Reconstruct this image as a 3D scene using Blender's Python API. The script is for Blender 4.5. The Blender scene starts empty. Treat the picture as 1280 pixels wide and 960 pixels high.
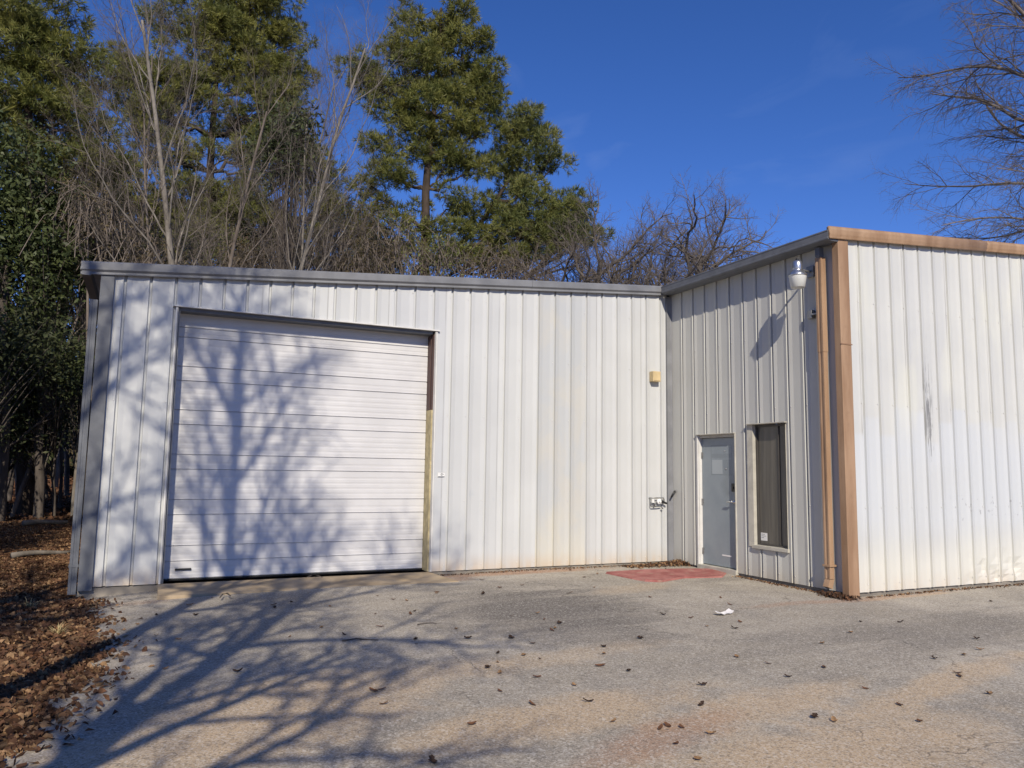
import bpy, math, random
import numpy as np
from mathutils import Matrix, Vector
R=math.radians; PI=math.pi
sc=bpy.context.scene; COL=sc.collection
# ------------------------------------------------------------------ camera
FPX=959.4446; PITCH,ROLL,YAW=R(6.348),R(.8692),R(25.3352)
CAM=np.array([.3772,-11.0836,1.5372])
def ray(x,y):
    r3=(x-640)/FPX; u3=-(y-480)/FPX
    r=r3*math.cos(ROLL)-u3*math.sin(ROLL); u2=r3*math.sin(ROLL)+u3*math.cos(ROLL)
    d=math.cos(PITCH)-u2*math.sin(PITCH); u=math.sin(PITCH)+u2*math.cos(PITCH)
    return np.array([r*math.cos(YAW)+d*math.sin(YAW),-r*math.sin(YAW)+d*math.cos(YAW),u])
def P(x,y,dist):                      # the place seen in direction (x, y) at a horizontal distance in metres
    v=ray(x,y); return CAM+v*dist/math.hypot(v[0],v[1])
def gz(x,y,z):
    v=ray(x,y); return CAM+v*(z-CAM[2])/v[2]
cd=bpy.data.cameras.new('camera'); cam=bpy.data.objects.new('camera',cd); COL.objects.link(cam)
fw=ray(640,480); rt=ray(641,480)-fw; up=ray(640,479)-fw
fw/=np.linalg.norm(fw); rt/=np.linalg.norm(rt); up/=np.linalg.norm(up)
M=Matrix.Identity(4)
for i in range(3): M[i][0]=rt[i]; M[i][1]=up[i]; M[i][2]=-fw[i]; M[i][3]=CAM[i]
cam.matrix_world=M; cd.sensor_width=36; cd.lens=36*FPX/1280; cd.clip_start=.05; cd.clip_end=3000
sc.camera=cam
# ------------------------------------------------------------------ light
SUN=Vector((-.355,-1,.71)).normalized()
EL=math.asin(SUN.z)
sl=bpy.data.lights.new('sun','SUN'); sl.energy=4.4; sl.angle=R(.55); sl.color=(1,.905,.755)
so=bpy.data.objects.new('sun',sl); COL.objects.link(so); so.location=(-10,-30,25)
so.rotation_euler=SUN.to_track_quat('Z','Y').to_euler()
w=bpy.data.worlds.new('World'); sc.world=w; w.use_nodes=True
wt=w.node_tree; bg=wt.nodes['Background']
sky=wt.nodes.new('ShaderNodeTexSky'); sky.sky_type='NISHITA'; sky.sun_disc=False
sky.sun_elevation=EL; sky.sun_rotation=math.atan2(SUN.x,SUN.y)
sky.air_density=.8; sky.dust_density=.0; sky.ozone_density=4.0; sky.altitude=200
hs=wt.nodes.new('ShaderNodeHueSaturation'); hs.inputs['Saturation'].default_value=1.2; hs.inputs['Value'].default_value=1
wt.links.new(sky.outputs[0],hs.inputs['Color'])
# a few faint cirrus wisps
tc=wt.nodes.new('ShaderNodeTexCoord'); mp=wt.nodes.new('ShaderNodeMapping'); mp.inputs['Scale'].default_value=(5,2.2,9); mp.inputs['Rotation'].default_value=(0,0,.6)
wn=wt.nodes.new('ShaderNodeTexNoise'); wn.inputs['Scale'].default_value=1.3; wn.inputs['Detail'].default_value=7; wn.inputs['Distortion'].default_value=.7
rp=wt.nodes.new('ShaderNodeMapRange'); rp.inputs[1].default_value=.56; rp.inputs[2].default_value=.85; rp.inputs[3].default_value=0; rp.inputs[4].default_value=.22
mx=wt.nodes.new('ShaderNodeMix'); mx.data_type='RGBA'; mx.inputs[7].default_value=(2.6,3.6,6.4,1)
wt.links.new(tc.outputs['Generated'],mp.inputs[0]); wt.links.new(mp.outputs[0],wn.inputs[0]); wt.links.new(wn.outputs[0],rp.inputs[0])
wt.links.new(rp.outputs[0],mx.inputs[0]); tn=wt.nodes.new('ShaderNodeMix'); tn.data_type='RGBA'; tn.blend_type='MULTIPLY'; tn.inputs[0].default_value=1; tn.inputs[7].default_value=(1.13,.965,1.27,1); wt.links.new(hs.outputs[0],tn.inputs[6]); wt.links.new(tn.outputs[2],mx.inputs[6]); wt.links.new(mx.outputs[2],bg.inputs[0])
bg.inputs[1].default_value=.098
sc.view_settings.view_transform='Standard'; sc.view_settings.look='None'; sc.view_settings.exposure=0.2; sc.view_settings.gamma=1
try: sc.view_settings.use_curve_mapping=False
except Exception: pass
sc.cycles.max_bounces=6; sc.cycles.diffuse_bounces=3; sc.cycles.glossy_bounces=3; sc.cycles.transmission_bounces=4; sc.cycles.transparent_max_bounces=8
# ------------------------------------------------------------------ material helpers
class NT:
    def __init__(s,name):
        s.m=bpy.data.materials.new(name); s.m.use_nodes=True; s.t=s.m.node_tree; s.b=s.t.nodes['Principled BSDF']
        s.g=None
    def n(s,k,**kw):
        x=s.t.nodes.new(k)
        for a,b in kw.items(): setattr(x,a,b)
        return x
    def set(s,sock,v):
        if hasattr(v,'is_output') or hasattr(v,'links'): s.t.links.new(v,sock)
        elif isinstance(v,(tuple,list)): sock.default_value=tuple(v)+((1,) if len(v)==3 and sock.type=='RGBA' else ())
        else: sock.default_value=v
    def pos(s):
        if s.g is None: s.g=s.n('ShaderNodeNewGeometry').outputs['Position']
        return s.g
    def obj(s): return s.n('ShaderNodeTexCoord').outputs['Object']
    def scale(s,v,sx,sy,sz):
        m=s.n('ShaderNodeMapping'); s.set(m.inputs[0],v); m.inputs['Scale'].default_value=(sx,sy,sz); return m.outputs[0]
    def noise(s,v,sc_,det=3,rough=.55,dist=0,col=False):
        x=s.n('ShaderNodeTexNoise'); s.set(x.inputs['Vector'],v); x.inputs['Scale'].default_value=sc_; x.inputs['Detail'].default_value=det
        x.inputs['Roughness'].default_value=rough; x.inputs['Distortion'].default_value=dist
        return x.outputs[1] if col else x.outputs[0]
    def vor(s,v,sc_,feat='F1',out='Distance'):
        x=s.n('ShaderNodeTexVoronoi',feature=feat); s.set(x.inputs['Vector'],v); x.inputs['Scale'].default_value=sc_; return x.outputs[out]
    def math(s,op,a,b=0,clamp=False):
        x=s.n('ShaderNodeMath',operation=op,use_clamp=clamp); s.set(x.inputs[0],a); s.set(x.inputs[1],b); return x.outputs[0]
    def mr(s,v,a,b,c=0,d=1,smooth=True):
        x=s.n('ShaderNodeMapRange',interpolation_type='SMOOTHSTEP' if smooth else 'LINEAR'); s.set(x.inputs[0],v)
        for i,q in enumerate((a,b,c,d)): x.inputs[i+1].default_value=q
        return x.outputs[0]
    def mix(s,f,a,b,mode='MIX'):
        x=s.n('ShaderNodeMix',data_type='RGBA',blend_type=mode); s.set(x.inputs[0],f); s.set(x.inputs[6],a); s.set(x.inputs[7],b); return x.outputs[2]
    def xyz(s,v):
        x=s.n('ShaderNodeSeparateXYZ'); s.set(x.inputs[0],v); return x.outputs
    def blob(s,v,cx,cy,rx,ry,rot=0,warp=None,amt=.5,ax='xy'):   # soft elliptical patch on a plane, its edge broken by noise
        X=s.xyz(v); a=X['xyz'.index(ax[0])]; b=X['xyz'.index(ax[1])]
        dx=s.math('SUBTRACT',a,cx); dy=s.math('SUBTRACT',b,cy); c,q=math.cos(rot),math.sin(rot)
        u=s.math('DIVIDE',s.math('ADD',s.math('MULTIPLY',dx,c),s.math('MULTIPLY',dy,q)),rx)
        w_=s.math('DIVIDE',s.math('SUBTRACT',s.math('MULTIPLY',dy,c),s.math('MULTIPLY',dx,q)),ry)
        d=s.math('SQRT',s.math('ADD',s.math('MULTIPLY',u,u),s.math('MULTIPLY',w_,w_)))
        if warp is not None: d=s.math('ADD',d,s.math('MULTIPLY',s.math('SUBTRACT',warp,.5),amt*2))
        return s.mr(d,1.15,.35)
    def bump(s,h,st=.3,dist=.01):
        x=s.n('ShaderNodeBump'); x.inputs['Strength'].default_value=st; x.inputs['Distance'].default_value=dist; s.set(x.inputs['Height'],h); s.t.links.new(x.outputs[0],s.b.inputs['Normal'])
    def fin(s,col,rough=.6,spec=.3,metal=0):
        s.set(s.b.inputs['Base Color'],col); s.set(s.b.inputs['Roughness'],rough); s.b.inputs['Specular IOR Level'].default_value=spec; s.set(s.b.inputs['Metallic'],metal); return s.m
def simple(name,col,rough=.6,spec=.3,metal=0,var=.12,sc_=6,bump=0):
    k=NT(name); f=k.noise(k.obj(),sc_,4)
    c=k.mix(k.mr(f,.3,.7),tuple(x*(1-var) for x in col),tuple(min(1,x*(1+var)) for x in col))
    if bump: k.bump(k.noise(k.obj(),sc_*6,3),bump,.004)
    return k.fin(c,k.mr(f,.3,.7,rough*.9,min(1,rough*1.1)),spec,metal)
def wallmat(name,base,axis,x0,kind):
    k=NT(name); p=k.pos(); X=k.xyz(p); u=X['xyz'.index(axis)]; z=X[2]
    n1=k.noise(p,1.1,4); st=k.noise(k.scale(p,9,9,.35),1,4,.6)           # cloudy chalking, and rain streaks running down
    c=k.mix(k.mr(n1,.35,.7),tuple(x*.955 for x in base),base)
    pan=k.math('FLOOR',k.math('DIVIDE',k.math('SUBTRACT',u,x0),.9144))      # each three-rib sheet weathers a little differently
    wn_=k.n('ShaderNodeTexWhiteNoise',noise_dimensions='1D'); k.set(wn_.inputs['W'],pan)
    c=k.mix(1,c,k.mix(wn_.outputs[0],(.93,.935,.95),(1,1,.985)),'MULTIPLY')
    c=k.mix(k.mr(st,.52,.78,0,.22),c,(.50,.50,.47))
    nb=k.noise(k.scale(p,6,6,2),1,4)
    foot=k.math('MULTIPLY',k.mr(k.math('ADD',z,k.math('MULTIPLY',nb,.25)),.42,.08),k.mr(nb,.32,.62,.25,1))
    fr=k.math('FRACT',k.math('DIVIDE',k.math('SUBTRACT',u,x0-.034),.9144)); lap=k.math('MULTIPLY',k.mr(k.math('ABSOLUTE',k.math('SUBTRACT',fr,.0125)),.0115,.006),k.mr(k.noise(k.scale(p,2,2,1),1,3),.35,.6,.35,1))
    c=k.mix(k.math('MULTIPLY',lap,.45),c,(.22,.21,.19))
    if kind=='left':
        odd=k.math('MULTIPLY',k.mr(u,6.085,6.105),k.mr(u,7.02,7.0))          # the odd, yellowed replacement sheet
        c=k.mix(odd,c,k.mix(k.mr(k.noise(k.scale(p,1.2,1,.8),1.3,4,.6,.6),.4,.6),(.45,.465,.465),(.485,.48,.445)))
        yl=k.math('MULTIPLY',odd,k.mr(k.math('ADD',z,nb),1.75,.6))
        c=k.mix(k.math('MULTIPLY',yl,.45),c,(.60,.565,.45))
        sm=k.math('MULTIPLY',k.mr(u,4.3,4.5),k.mr(u,6.0,5.6)); sm2=k.math('MULTIPLY',sm,k.mr(k.noise(p,4.5,3,.6,.4),.58,.72,0,.35))
        sm2=k.math('MULTIPLY',sm2,k.mr(z,2.2,.9)); c=k.mix(sm2,c,(.40,.43,.46))
        c=k.mix(k.math('MULTIPLY',foot,.75),c,(.52,.40,.27))
    if kind=='front':
        pn=k.math('FLOOR',k.math('DIVIDE',k.math('SUBTRACT',u,x0),.3048)); q=k.n('ShaderNodeTexWhiteNoise',noise_dimensions='1D'); k.set(q.inputs['W'],pn)
        line=k.math('ADD',2.0,k.math('MULTIPLY',q.outputs[0],.55))
        low=k.math('MULTIPLY',k.mr(k.math('SUBTRACT',line,z),-.04,.05),k.mr(z,.55,1.0))
        low=k.math('MULTIPLY',low,k.mr(k.noise(p,.9,2),.3,.6,.6,1))
        c=k.mix(k.math('MULTIPLY',low,.95),c,(.525,.545,.552))
        up_=k.mr(k.noise(k.scale(p,1.5,1,.6),1,3,.5,.3),.5,.68,0,.5); up_=k.math('MULTIPLY',up_,k.mr(z,1.8,2.6)); c=k.mix(up_,c,(.61,.61,.53))
        warm=k.math('MULTIPLY',k.mr(z,.75,.25),.55); c=k.mix(warm,c,(.64,.62,.53))
        scr=k.noise(k.scale(p,26,26,2.2),1,4,.65)
        mk=k.math('MULTIPLY',k.blob(p,10.44,2.45,.10,1.05,0,k.noise(k.scale(p,30,30,3),1,3),.5,'xz'),k.mr(scr,.50,.58)); c=k.mix(k.math('MULTIPLY',mk,.95),c,(.20,.20,.20))
        sc2=k.noise(k.scale(p,14,14,9),1,3,.6)
        mk2=k.math('MULTIPLY',k.blob(p,11.7,1.05,1.3,.28,0,nb,.5,'xz'),k.mr(sc2,.63,.70)); c=k.mix(k.math('MULTIPLY',mk2,.7),c,(.30,.31,.32))
        c=k.mix(k.math('MULTIPLY',foot,.45),c,(.58,.46,.34))
    if kind=='side':
        c=k.mix(k.math('MULTIPLY',foot,.6),c,(.45,.38,.28))
    k.bump(k.noise(k.scale(p,2.2,2.2,1.1),1,3),.25,.02)
    return k.fin(c,k.mr(n1,.3,.7,.42,.58),.35)
WL=wallmat('white wall paint',(.535,.545,.54),'x',-.08,'left')
WS=wallmat('office side wall paint',(.50,.497,.465),'y',-3.4,'side')
WF=wallmat('office front wall paint',(.555,.56,.535),'x',9.1,'front')
GRAY=simple('gray trim paint',(.175,.179,.187),.5,.35,var=.14,sc_=3)
DGRAY=simple('dark gray trim paint',(.13,.137,.15),.5,.3)
def tanmat():
    k=NT('faded tan trim paint'); p=k.pos(); f=k.noise(k.scale(p,5,5,.8),1,4,.6); g=k.noise(p,11,4)
    c=k.mix(k.mr(f,.3,.7),(.25,.152,.090),(.365,.24,.152)); c=k.mix(k.mr(g,.55,.8,0,.4),c,(.22,.14,.085))
    return k.fin(c,.6,.25)
TAN=tanmat()
DOORW=simple('roll up door paint',(.56,.555,.55),.5,.35,var=.05,sc_=2)
JAMB=simple('tan wooden jamb',(.40,.34,.20),.75,.2,var=.2,sc_=9)
MAROON=simple('maroon steel angle',(.085,.05,.045),.6,.3)
CREAM=simple('cream trim paint',(.41,.39,.335),.55,.3)
WTRIM=simple('white trim paint',(.60,.59,.56),.5,.3,var=.06)
RUBBER=simple('black rubber',(.02,.02,.02),.8,.2)
BRONZE=simple('bronze window frame',(.06,.055,.05),.5,.4)
def glassmat():
    k=NT('dark tinted window'); X=k.xyz(k.obj()); f=k.noise(k.scale(k.obj(),3,14,.8),1,3)
    return k.fin(k.mix(k.mr(f,.3,.7),(.07,.065,.056),(.115,.105,.088)),.16,.5)
GLASS=glassmat()
def edoor():
    k=NT('gray steel door paint'); p=k.pos(); f=k.noise(p,2.4,4); X=k.xyz(p)
    c=k.mix(k.mr(f,.3,.7),(.215,.25,.275),(.255,.29,.31))
    def rect(y0,y1,z0,z1):
        e=.006
        return k.math('MULTIPLY',k.math('MULTIPLY',k.mr(X[1],y0-e,y0),k.mr(X[1],y1+e,y1)),k.math('MULTIPLY',k.mr(X[2],z0-e,z0),k.mr(X[2],z1+e,z1)))
    # paler shape and thin outline left by signs taken off the door
    o=k.math('SUBTRACT',rect(-1.50,-1.0,1.50,1.98),rect(-1.49,-1.01,1.51,1.97)); c=k.mix(k.math('MULTIPLY',o,.5),c,(.10,.12,.135))
    c=k.mix(k.math('MULTIPLY',rect(-1.27,-1.03,1.52,1.74),.8),c,(.36,.395,.41))
    c=k.mix(k.math('MULTIPLY',rect(-1.49,-1.02,1.78,1.84),.4),c,(.16,.185,.205))
    c=k.mix(k.math('MULTIPLY',rect(-1.48,-1.30,1.52,1.74),.35),c,(.17,.195,.215))
    sm=k.blob(p,-1.42,1.35,.2,.3,0,k.noise(p,7,4),.5,'yz'); c=k.mix(k.math('MULTIPLY',sm,.4),c,(.15,.17,.18))
    return k.fin(c,.45,.4)
EDOOR=edoor()
GALV=simple('galvanised metal',(.55,.56,.57),.3,.5,metal=.9,var=.15,sc_=20)
STEEL=simple('dull steel',(.30,.30,.29),.45,.5,metal=.7,var=.2,sc_=25)
LENS=simple('milky plastic lens',(.62,.63,.60),.35,.5,var=.05)
TBOX=simple('yellowed tan plastic',(.55,.43,.24),.6,.3,var=.1)
BLACK=simple('black hardware',(.018,.018,.018),.4,.4)
WHITEP=simple('white plate',(.70,.70,.68),.5,.4,var=.05)
INK=simple('gray ink',(.25,.26,.26),.7,.2)
ROOFM=simple('gray metal roof',(.42,.43,.43),.5,.3)
def concrete(name,a,b):
    k=NT(name); p=k.pos(); f=k.noise(p,2.5,5,.6); g=k.noise(p,40,3)
    c=k.mix(k.mr(f,.35,.7),a,b); c=k.mix(k.mr(g,.55,.75,0,.3),c,tuple(x*.6 for x in a)); k.bump(g,.3,.004)
    return k.fin(c,.9,.15)
APRON=concrete('sandy concrete',(.36,.275,.175),(.44,.35,.24))
CONC=concrete('gray concrete',(.17,.155,.135),(.28,.25,.21))
def asphalt():
    k=NT('worn asphalt'); p=k.pos()
    big=k.noise(p,.55,5,.6,.5); mid=k.noise(p,2.6,5,.65); fine=k.noise(p,55,3,.7); agg=k.vor(p,120,out='Color'); ag2=k.vor(p,60,out='Color'); streak=k.noise(k.scale(p,.5,3.5,1),1,5,.65,.6)
    c=k.mix(k.mr(big,.35,.68),(.31,.272,.215),(.43,.38,.305))
    c=k.mix(k.mr(mid,.4,.72,0,.5),c,(.235,.214,.187))
    # wet looking dark wear in the middle
    for (x,y,rx,ry,ro,a) in ((4.6,-3.0,1.5,1.5,.5,.95),(4.5,-4.5,.9,.8,.2,.6),(8.2,-5.6,2.4,.7,.12,.55),(5.0,-1.4,1.6,.6,.1,.4),(8.4,-1.9,1.2,.22,.1,.45),(6.3,-5.4,1.3,.5,.3,.35),(1.9,-1.6,1.5,.7,0,.3),(6.4,-6.3,2,.3,.15,.25)):
        c=k.mix(k.math('MULTIPLY',k.blob(p,x,y,rx,ry,ro,streak,.75),a),c,(.135,.12,.104))
    # washed in tan sand
    for (x,y,rx,ry,ro,a) in ((2.9,-6.55,1.5,.42,.12,.85),(4.3,-6.9,1.3,.32,.2,.8),(6.0,-7.0,2.2,.22,.22,.75),(8.6,-6.9,1.5,.25,.2,.6),(1.4,-5.7,1.1,.9,.3,.8),(2.3,-5.2,1.4,.4,.1,.45),(.6,-6.3,1,.6,0,.6),(3.4,-8,2.6,.7,.2,.85),(3.6,-5.2,1.4,.28,.1,.4),(6.6,-2.1,1.0,.35,.3,.45),(9.6,-3.95,1.2,.10,0,.7)):
        c=k.mix(k.math('MULTIPLY',k.blob(p,x,y,rx,ry,ro,mid,.7),a*.92),c,k.mix(fine,(.44,.32,.195),(.58,.435,.28)))
    for (x,y,rx,ry,ro,a) in ((5.6,-.22,1.9,.22,0,.85),(3.3,-7.15,.9,.25,.3,.55),(4.5,-.55,.5,.25,.3,.6),(.4,-.9,.5,.2,0,.35),(8.6,-3.9,2,.15,.0,.5)):
        c=k.mix(k.math('MULTIPLY',k.blob(p,x,y,rx,ry,ro,mid,.6),a),c,(.38,.215,.125))
    A=k.xyz(agg)[0]; c=k.mix(k.mr(A,.62,.95,0,.42),c,(.64,.60,.53)); c=k.mix(k.mr(A,.3,.06,0,.5),c,(.12,.108,.095))
    B=k.xyz(ag2)[1]; c=k.mix(k.mr(B,.84,1,0,.4),c,(.66,.62,.55)); c=k.mix(k.mr(B,.16,.02,0,.45),c,(.13,.118,.10))
    wv=k.n('ShaderNodeVectorMath',operation='ADD'); k.set(wv.inputs[0],p); ws=k.n('ShaderNodeVectorMath',operation='SCALE'); k.set(ws.inputs[0],k.noise(p,1.6,4,.6,0,True)); ws.inputs['Scale'].default_value=1.1; k.t.links.new(ws.outputs[0],wv.inputs[1])
    ck=k.vor(wv.outputs[0],.42,'DISTANCE_TO_EDGE'); cm=k.math('MULTIPLY',k.mr(ck,.006,.0015),k.mr(k.noise(p,.5,2),.48,.6))
    c=k.mix(k.math('MULTIPLY',cm,.5),c,(.07,.06,.05))
    oil=k.mr(k.noise(p,4.3,2,.5),.74,.80,0,.55); c=k.mix(k.math('MULTIPLY',oil,k.mr(k.noise(p,.4,2),.45,.6)),c,(.10,.09,.08))
    k.bump(k.math('SUBTRACT',k.math('ADD',k.math('MULTIPLY',A,.6),fine),k.math('MULTIPLY',cm,1.5)),.45,.004)
    return k.fin(c,.92,.12)
ASPH=asphalt()
def soil():
    k=NT('leaf strewn soil'); p=k.pos(); f=k.noise(p,1.4,5,.6); g=k.vor(p,16,out='Color'); G=k.xyz(g)
    c=k.mix(G[0],(.09,.052,.03),(.30,.19,.105)); c=k.mix(k.mr(f,.35,.65,0,.7),c,(.07,.045,.03)); k.bump(G[1],.8,.03)
    return k.fin(c,.95,.1)
SOIL=soil()
def matmat():
    k=NT('faded red carpet'); p=k.pos(); f=k.noise(p,3,5,.65); g=k.noise(p,60,2); c=k.mix(k.mr(f,.35,.7),(.27,.095,.085),(.40,.185,.16)); c=k.mix(k.mr(g,.5,.8,0,.4),c,(.22,.12,.10)); k.bump(g,.6,.006)
    c=k.mix(k.mr(k.noise(p,7,4),.56,.7,0,.55),c,(.36,.27,.20)); return k.fin(c,.95,.1)
REDM=matmat()
def bark(name,a,b,s=5):
    k=NT(name); o=k.obj(); f=k.noise(k.scale(o,s,s,s*.25),1,5,.65); g=k.noise(o,1.6,3)
    c=k.mix(k.mr(f,.3,.7),a,b); c=k.mix(k.mr(g,.4,.7,0,.35),c,tuple(x*.7 for x in a)); k.bump(f,.6,.02); return k.fin(c,.9,.1)
BK_PINE=bark('pine bark',(.035,.028,.023),(.085,.064,.05)); BK_PALE=bark('pale bark',(.125,.11,.094),(.255,.23,.197)); BK_DARK=bark('dark bark',(.06,.051,.045),(.135,.114,.098)); BK_GRAY=bark('gray brown bark',(.11,.09,.075),(.22,.185,.155))
TWIG=bark('gray twig bark',(.10,.085,.072),(.20,.17,.145))
def leafm(name,a,b,c3,sc_=.8,rough=.55,spec=.3,trans=.32):
    k=NT(name); o=k.obj(); f=k.noise(o,sc_,3); g=k.noise(o,9,2)
    c=k.mix(k.mr(f,.36,.64),a,b); c=k.mix(k.mr(g,.45,.75,0,.6),c,c3); h=k.noise(o,4.2,3,.6); c=k.mix(k.mr(h,.52,.36,0,.75),c,tuple(x*.35 for x in a))
    k.fin(c,rough,spec)
    tr=k.n('ShaderNodeBsdfTranslucent'); k.set(tr.inputs[0],c); ms=k.n('ShaderNodeMixShader'); ms.inputs[0].default_value=trans
    k.t.links.new(k.b.outputs[0],ms.inputs[1]); k.t.links.new(tr.outputs[0],ms.inputs[2])
    k.t.links.new(ms.outputs[0],k.t.nodes['Material Output'].inputs[0]); return k.m
NEED=leafm('pine needles',(.13,.155,.040),(.25,.25,.062),(.35,.30,.095))
NEED2=leafm('yellowish pine needles',(.125,.155,.046),(.235,.24,.07),(.31,.275,.095))
GLOSS=leafm('glossy evergreen leaves',(.042,.062,.022),(.085,.105,.034),(.10,.105,.04),1.1,.55,.3,.15)
DIMG=leafm('dull evergreen leaves',(.030,.042,.018),(.06,.07,.028),(.09,.08,.04),1,.6,.2,.15)
BRUSH=leafm('dry brush leaves',(.12,.09,.05),(.19,.15,.085),(.10,.10,.045),1,.8,.1)
DRY=[simple('dry leaf '+n,c,.8,.15,var=.3,sc_=30) for n,c in (('brown',(.13,.065,.035)),('tan',(.26,.16,.085)),('dark',(.055,.035,.025)))]
LITTER=leafm('fallen leaves',(.085,.042,.026),(.185,.105,.058),(.05,.029,.021),2.2,.8,.15,.1)
STRAW=simple('dry straw grass',(.38,.30,.15),.8,.15,var=.25,sc_=12)
PAPER=simple('white paper',(.74,.71,.68),.7,.2,var=.05)
LOGM=bark('weathered log',(.12,.105,.09),(.24,.215,.185))
# ------------------------------------------------------------------ object helpers
def tag(o,label=None,cat=None,group=None,kind=None):
    for a,b in (('label',label),('category',cat),('group',group),('kind',kind)):
        if b: o[a]=b
    return o
def thing(name,loc,label,cat,group=None,rz=0):
    o=bpy.data.objects.new(name,None); COL.objects.link(o); o.location=loc; o.rotation_euler=(0,0,rz); o.empty_display_size=.2
    return tag(o,label,cat,group)
def root_off(par):
    v=Vector((0,0,0))
    while par is not None: v+=par.location; par=par.parent
    return np.array(v)
def mk(name,V,F,mat,parent=None,smooth=False,origin=None,mi=None):
    V=np.asarray(V,float).reshape(-1,3); off=root_off(parent)
    if origin is not None: loc=np.asarray(origin,float)-off
    elif parent is not None: loc=np.zeros(3)
    else: loc=V.mean(0); loc[2]=V[:,2].min()
    me=bpy.data.meshes.new(name)
    F=F.tolist() if isinstance(F,np.ndarray) else F
    me.from_pydata((V-off-loc).tolist(),[],F)
    for m in (mat if isinstance(mat,list) else [mat]): me.materials.append(m)
    if mi is not None: me.polygons.foreach_set('material_index',np.asarray(mi,np.int32))
    if smooth: me.polygons.foreach_set('use_smooth',np.ones(len(me.polygons),bool))
    me.update()
    o=bpy.data.objects.new(name,me); COL.objects.link(o); o.location=loc
    if parent is not None: o.parent=parent
    return o
class MB:
    def __init__(s): s.V=[]; s.F=[]
    def add(s,V,F):
        n=len(s.V); s.V+= [tuple(map(float,v)) for v in V]; s.F+=[tuple(n+i for i in f) for f in F]; return s
    def box(s,a,b,bev=0):
        x0,y0,z0=[min(p,q) for p,q in zip(a,b)]; x1,y1,z1=[max(p,q) for p,q in zip(a,b)]
        if bev<=0 or min(x1-x0,y1-y0,z1-z0)<2.2*bev:
            return s.add([(x0,y0,z0),(x1,y0,z0),(x1,y1,z0),(x0,y1,z0),(x0,y0,z1),(x1,y0,z1),(x1,y1,z1),(x0,y1,z1)],[(3,2,1,0),(4,5,6,7),(0,1,5,4),(1,2,6,5),(2,3,7,6),(3,0,4,7)])
        import bmesh
        bm=bmesh.new(); bmesh.ops.create_cube(bm,size=1)
        for v in bm.verts: v.co=Vector(((x0+x1)/2+v.co.x*(x1-x0),(y0+y1)/2+v.co.y*(y1-y0),(z0+z1)/2+v.co.z*(z1-z0)))
        bmesh.ops.bevel(bm,geom=bm.edges[:],offset=bev,segments=2,affect='EDGES',profile=.5)
        bm.verts.index_update(); V=[v.co[:] for v in bm.verts]; F=[[v.index for v in f.verts] for f in bm.faces]; bm.free(); return s.add(V,F)
    def lathe(s,c,prof,n=20,axis=(0,0,1),caps=True):
        q=Vector(axis).normalized().to_track_quat('Z','Y').to_matrix(); V=[]
        for r,h in prof:
            for i in range(n):
                a=2*PI*i/n; V.append(Vector(c)+q@Vector((r*math.cos(a),r*math.sin(a),h)))
        F=[(j*n+i,j*n+(i+1)%n,(j+1)*n+(i+1)%n,(j+1)*n+i) for j in range(len(prof)-1) for i in range(n)]
        if caps: F+=[tuple(range(n))[::-1],tuple((len(prof)-1)*n+i for i in range(n))]
        return s.add(V,F)
    def tube(s,pts,r,n=8):
        V,F=tubes([(np.array(pts,float),np.full(len(pts),float(r)) if np.isscalar(r) else np.array(r,float))],lambda r:n,True); return s.add(V,F)
    def extr(s,prof,a,b,fn):                 # closed profile swept from a to b; fn(t,(u,v)) gives the point
        n=len(prof); V=[fn(a,p) for p in prof]+[fn(b,p) for p in prof]
        return s.add(V,[(i,(i+1)%n,n+(i+1)%n,n+i) for i in range(n)]+[tuple(range(n))[::-1],tuple(range(n,2*n))])
    def build(s,name,mat,parent=None,smooth=False,origin=None): return mk(name,s.V,s.F,mat,parent,smooth,origin)
def tubes(polys,sides=lambda r:5 if r>.03 else 3,caps=False):
    VV=[];FF=[];n0=0
    for pts,rad in polys:
        m=len(pts); k=sides(rad[0]); t=np.gradient(pts,axis=0); t/=np.linalg.norm(t,axis=1,keepdims=True)+1e-9
        a=np.array([1,0,0]) if abs(t[0,0])<.7 else np.array([0,1,0])
        u=np.cross(t,a); u/=np.linalg.norm(u,axis=1,keepdims=True)+1e-9; v=np.cross(t,u)
        an=np.arange(k)*2*PI/k
        V=pts[:,None,:]+rad[:,None,None]*(np.cos(an)[None,:,None]*u[:,None,:]+np.sin(an)[None,:,None]*v[:,None,:])
        VV.append(V.reshape(-1,3))
        i=np.arange(m-1)[:,None]*k; j=np.arange(k)[None,:]; j2=(j+1)%k
        FF.extend(np.stack([n0+i+j,n0+i+j2,n0+i+k+j2,n0+i+k+j],-1).reshape(-1,4).tolist())
        if caps: FF.append([n0+q for q in range(k)][::-1]); FF.append([n0+(m-1)*k+q for q in range(k)])
        n0+=m*k
    return (np.concatenate(VV) if VV else np.zeros((0,3))),FF
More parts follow.
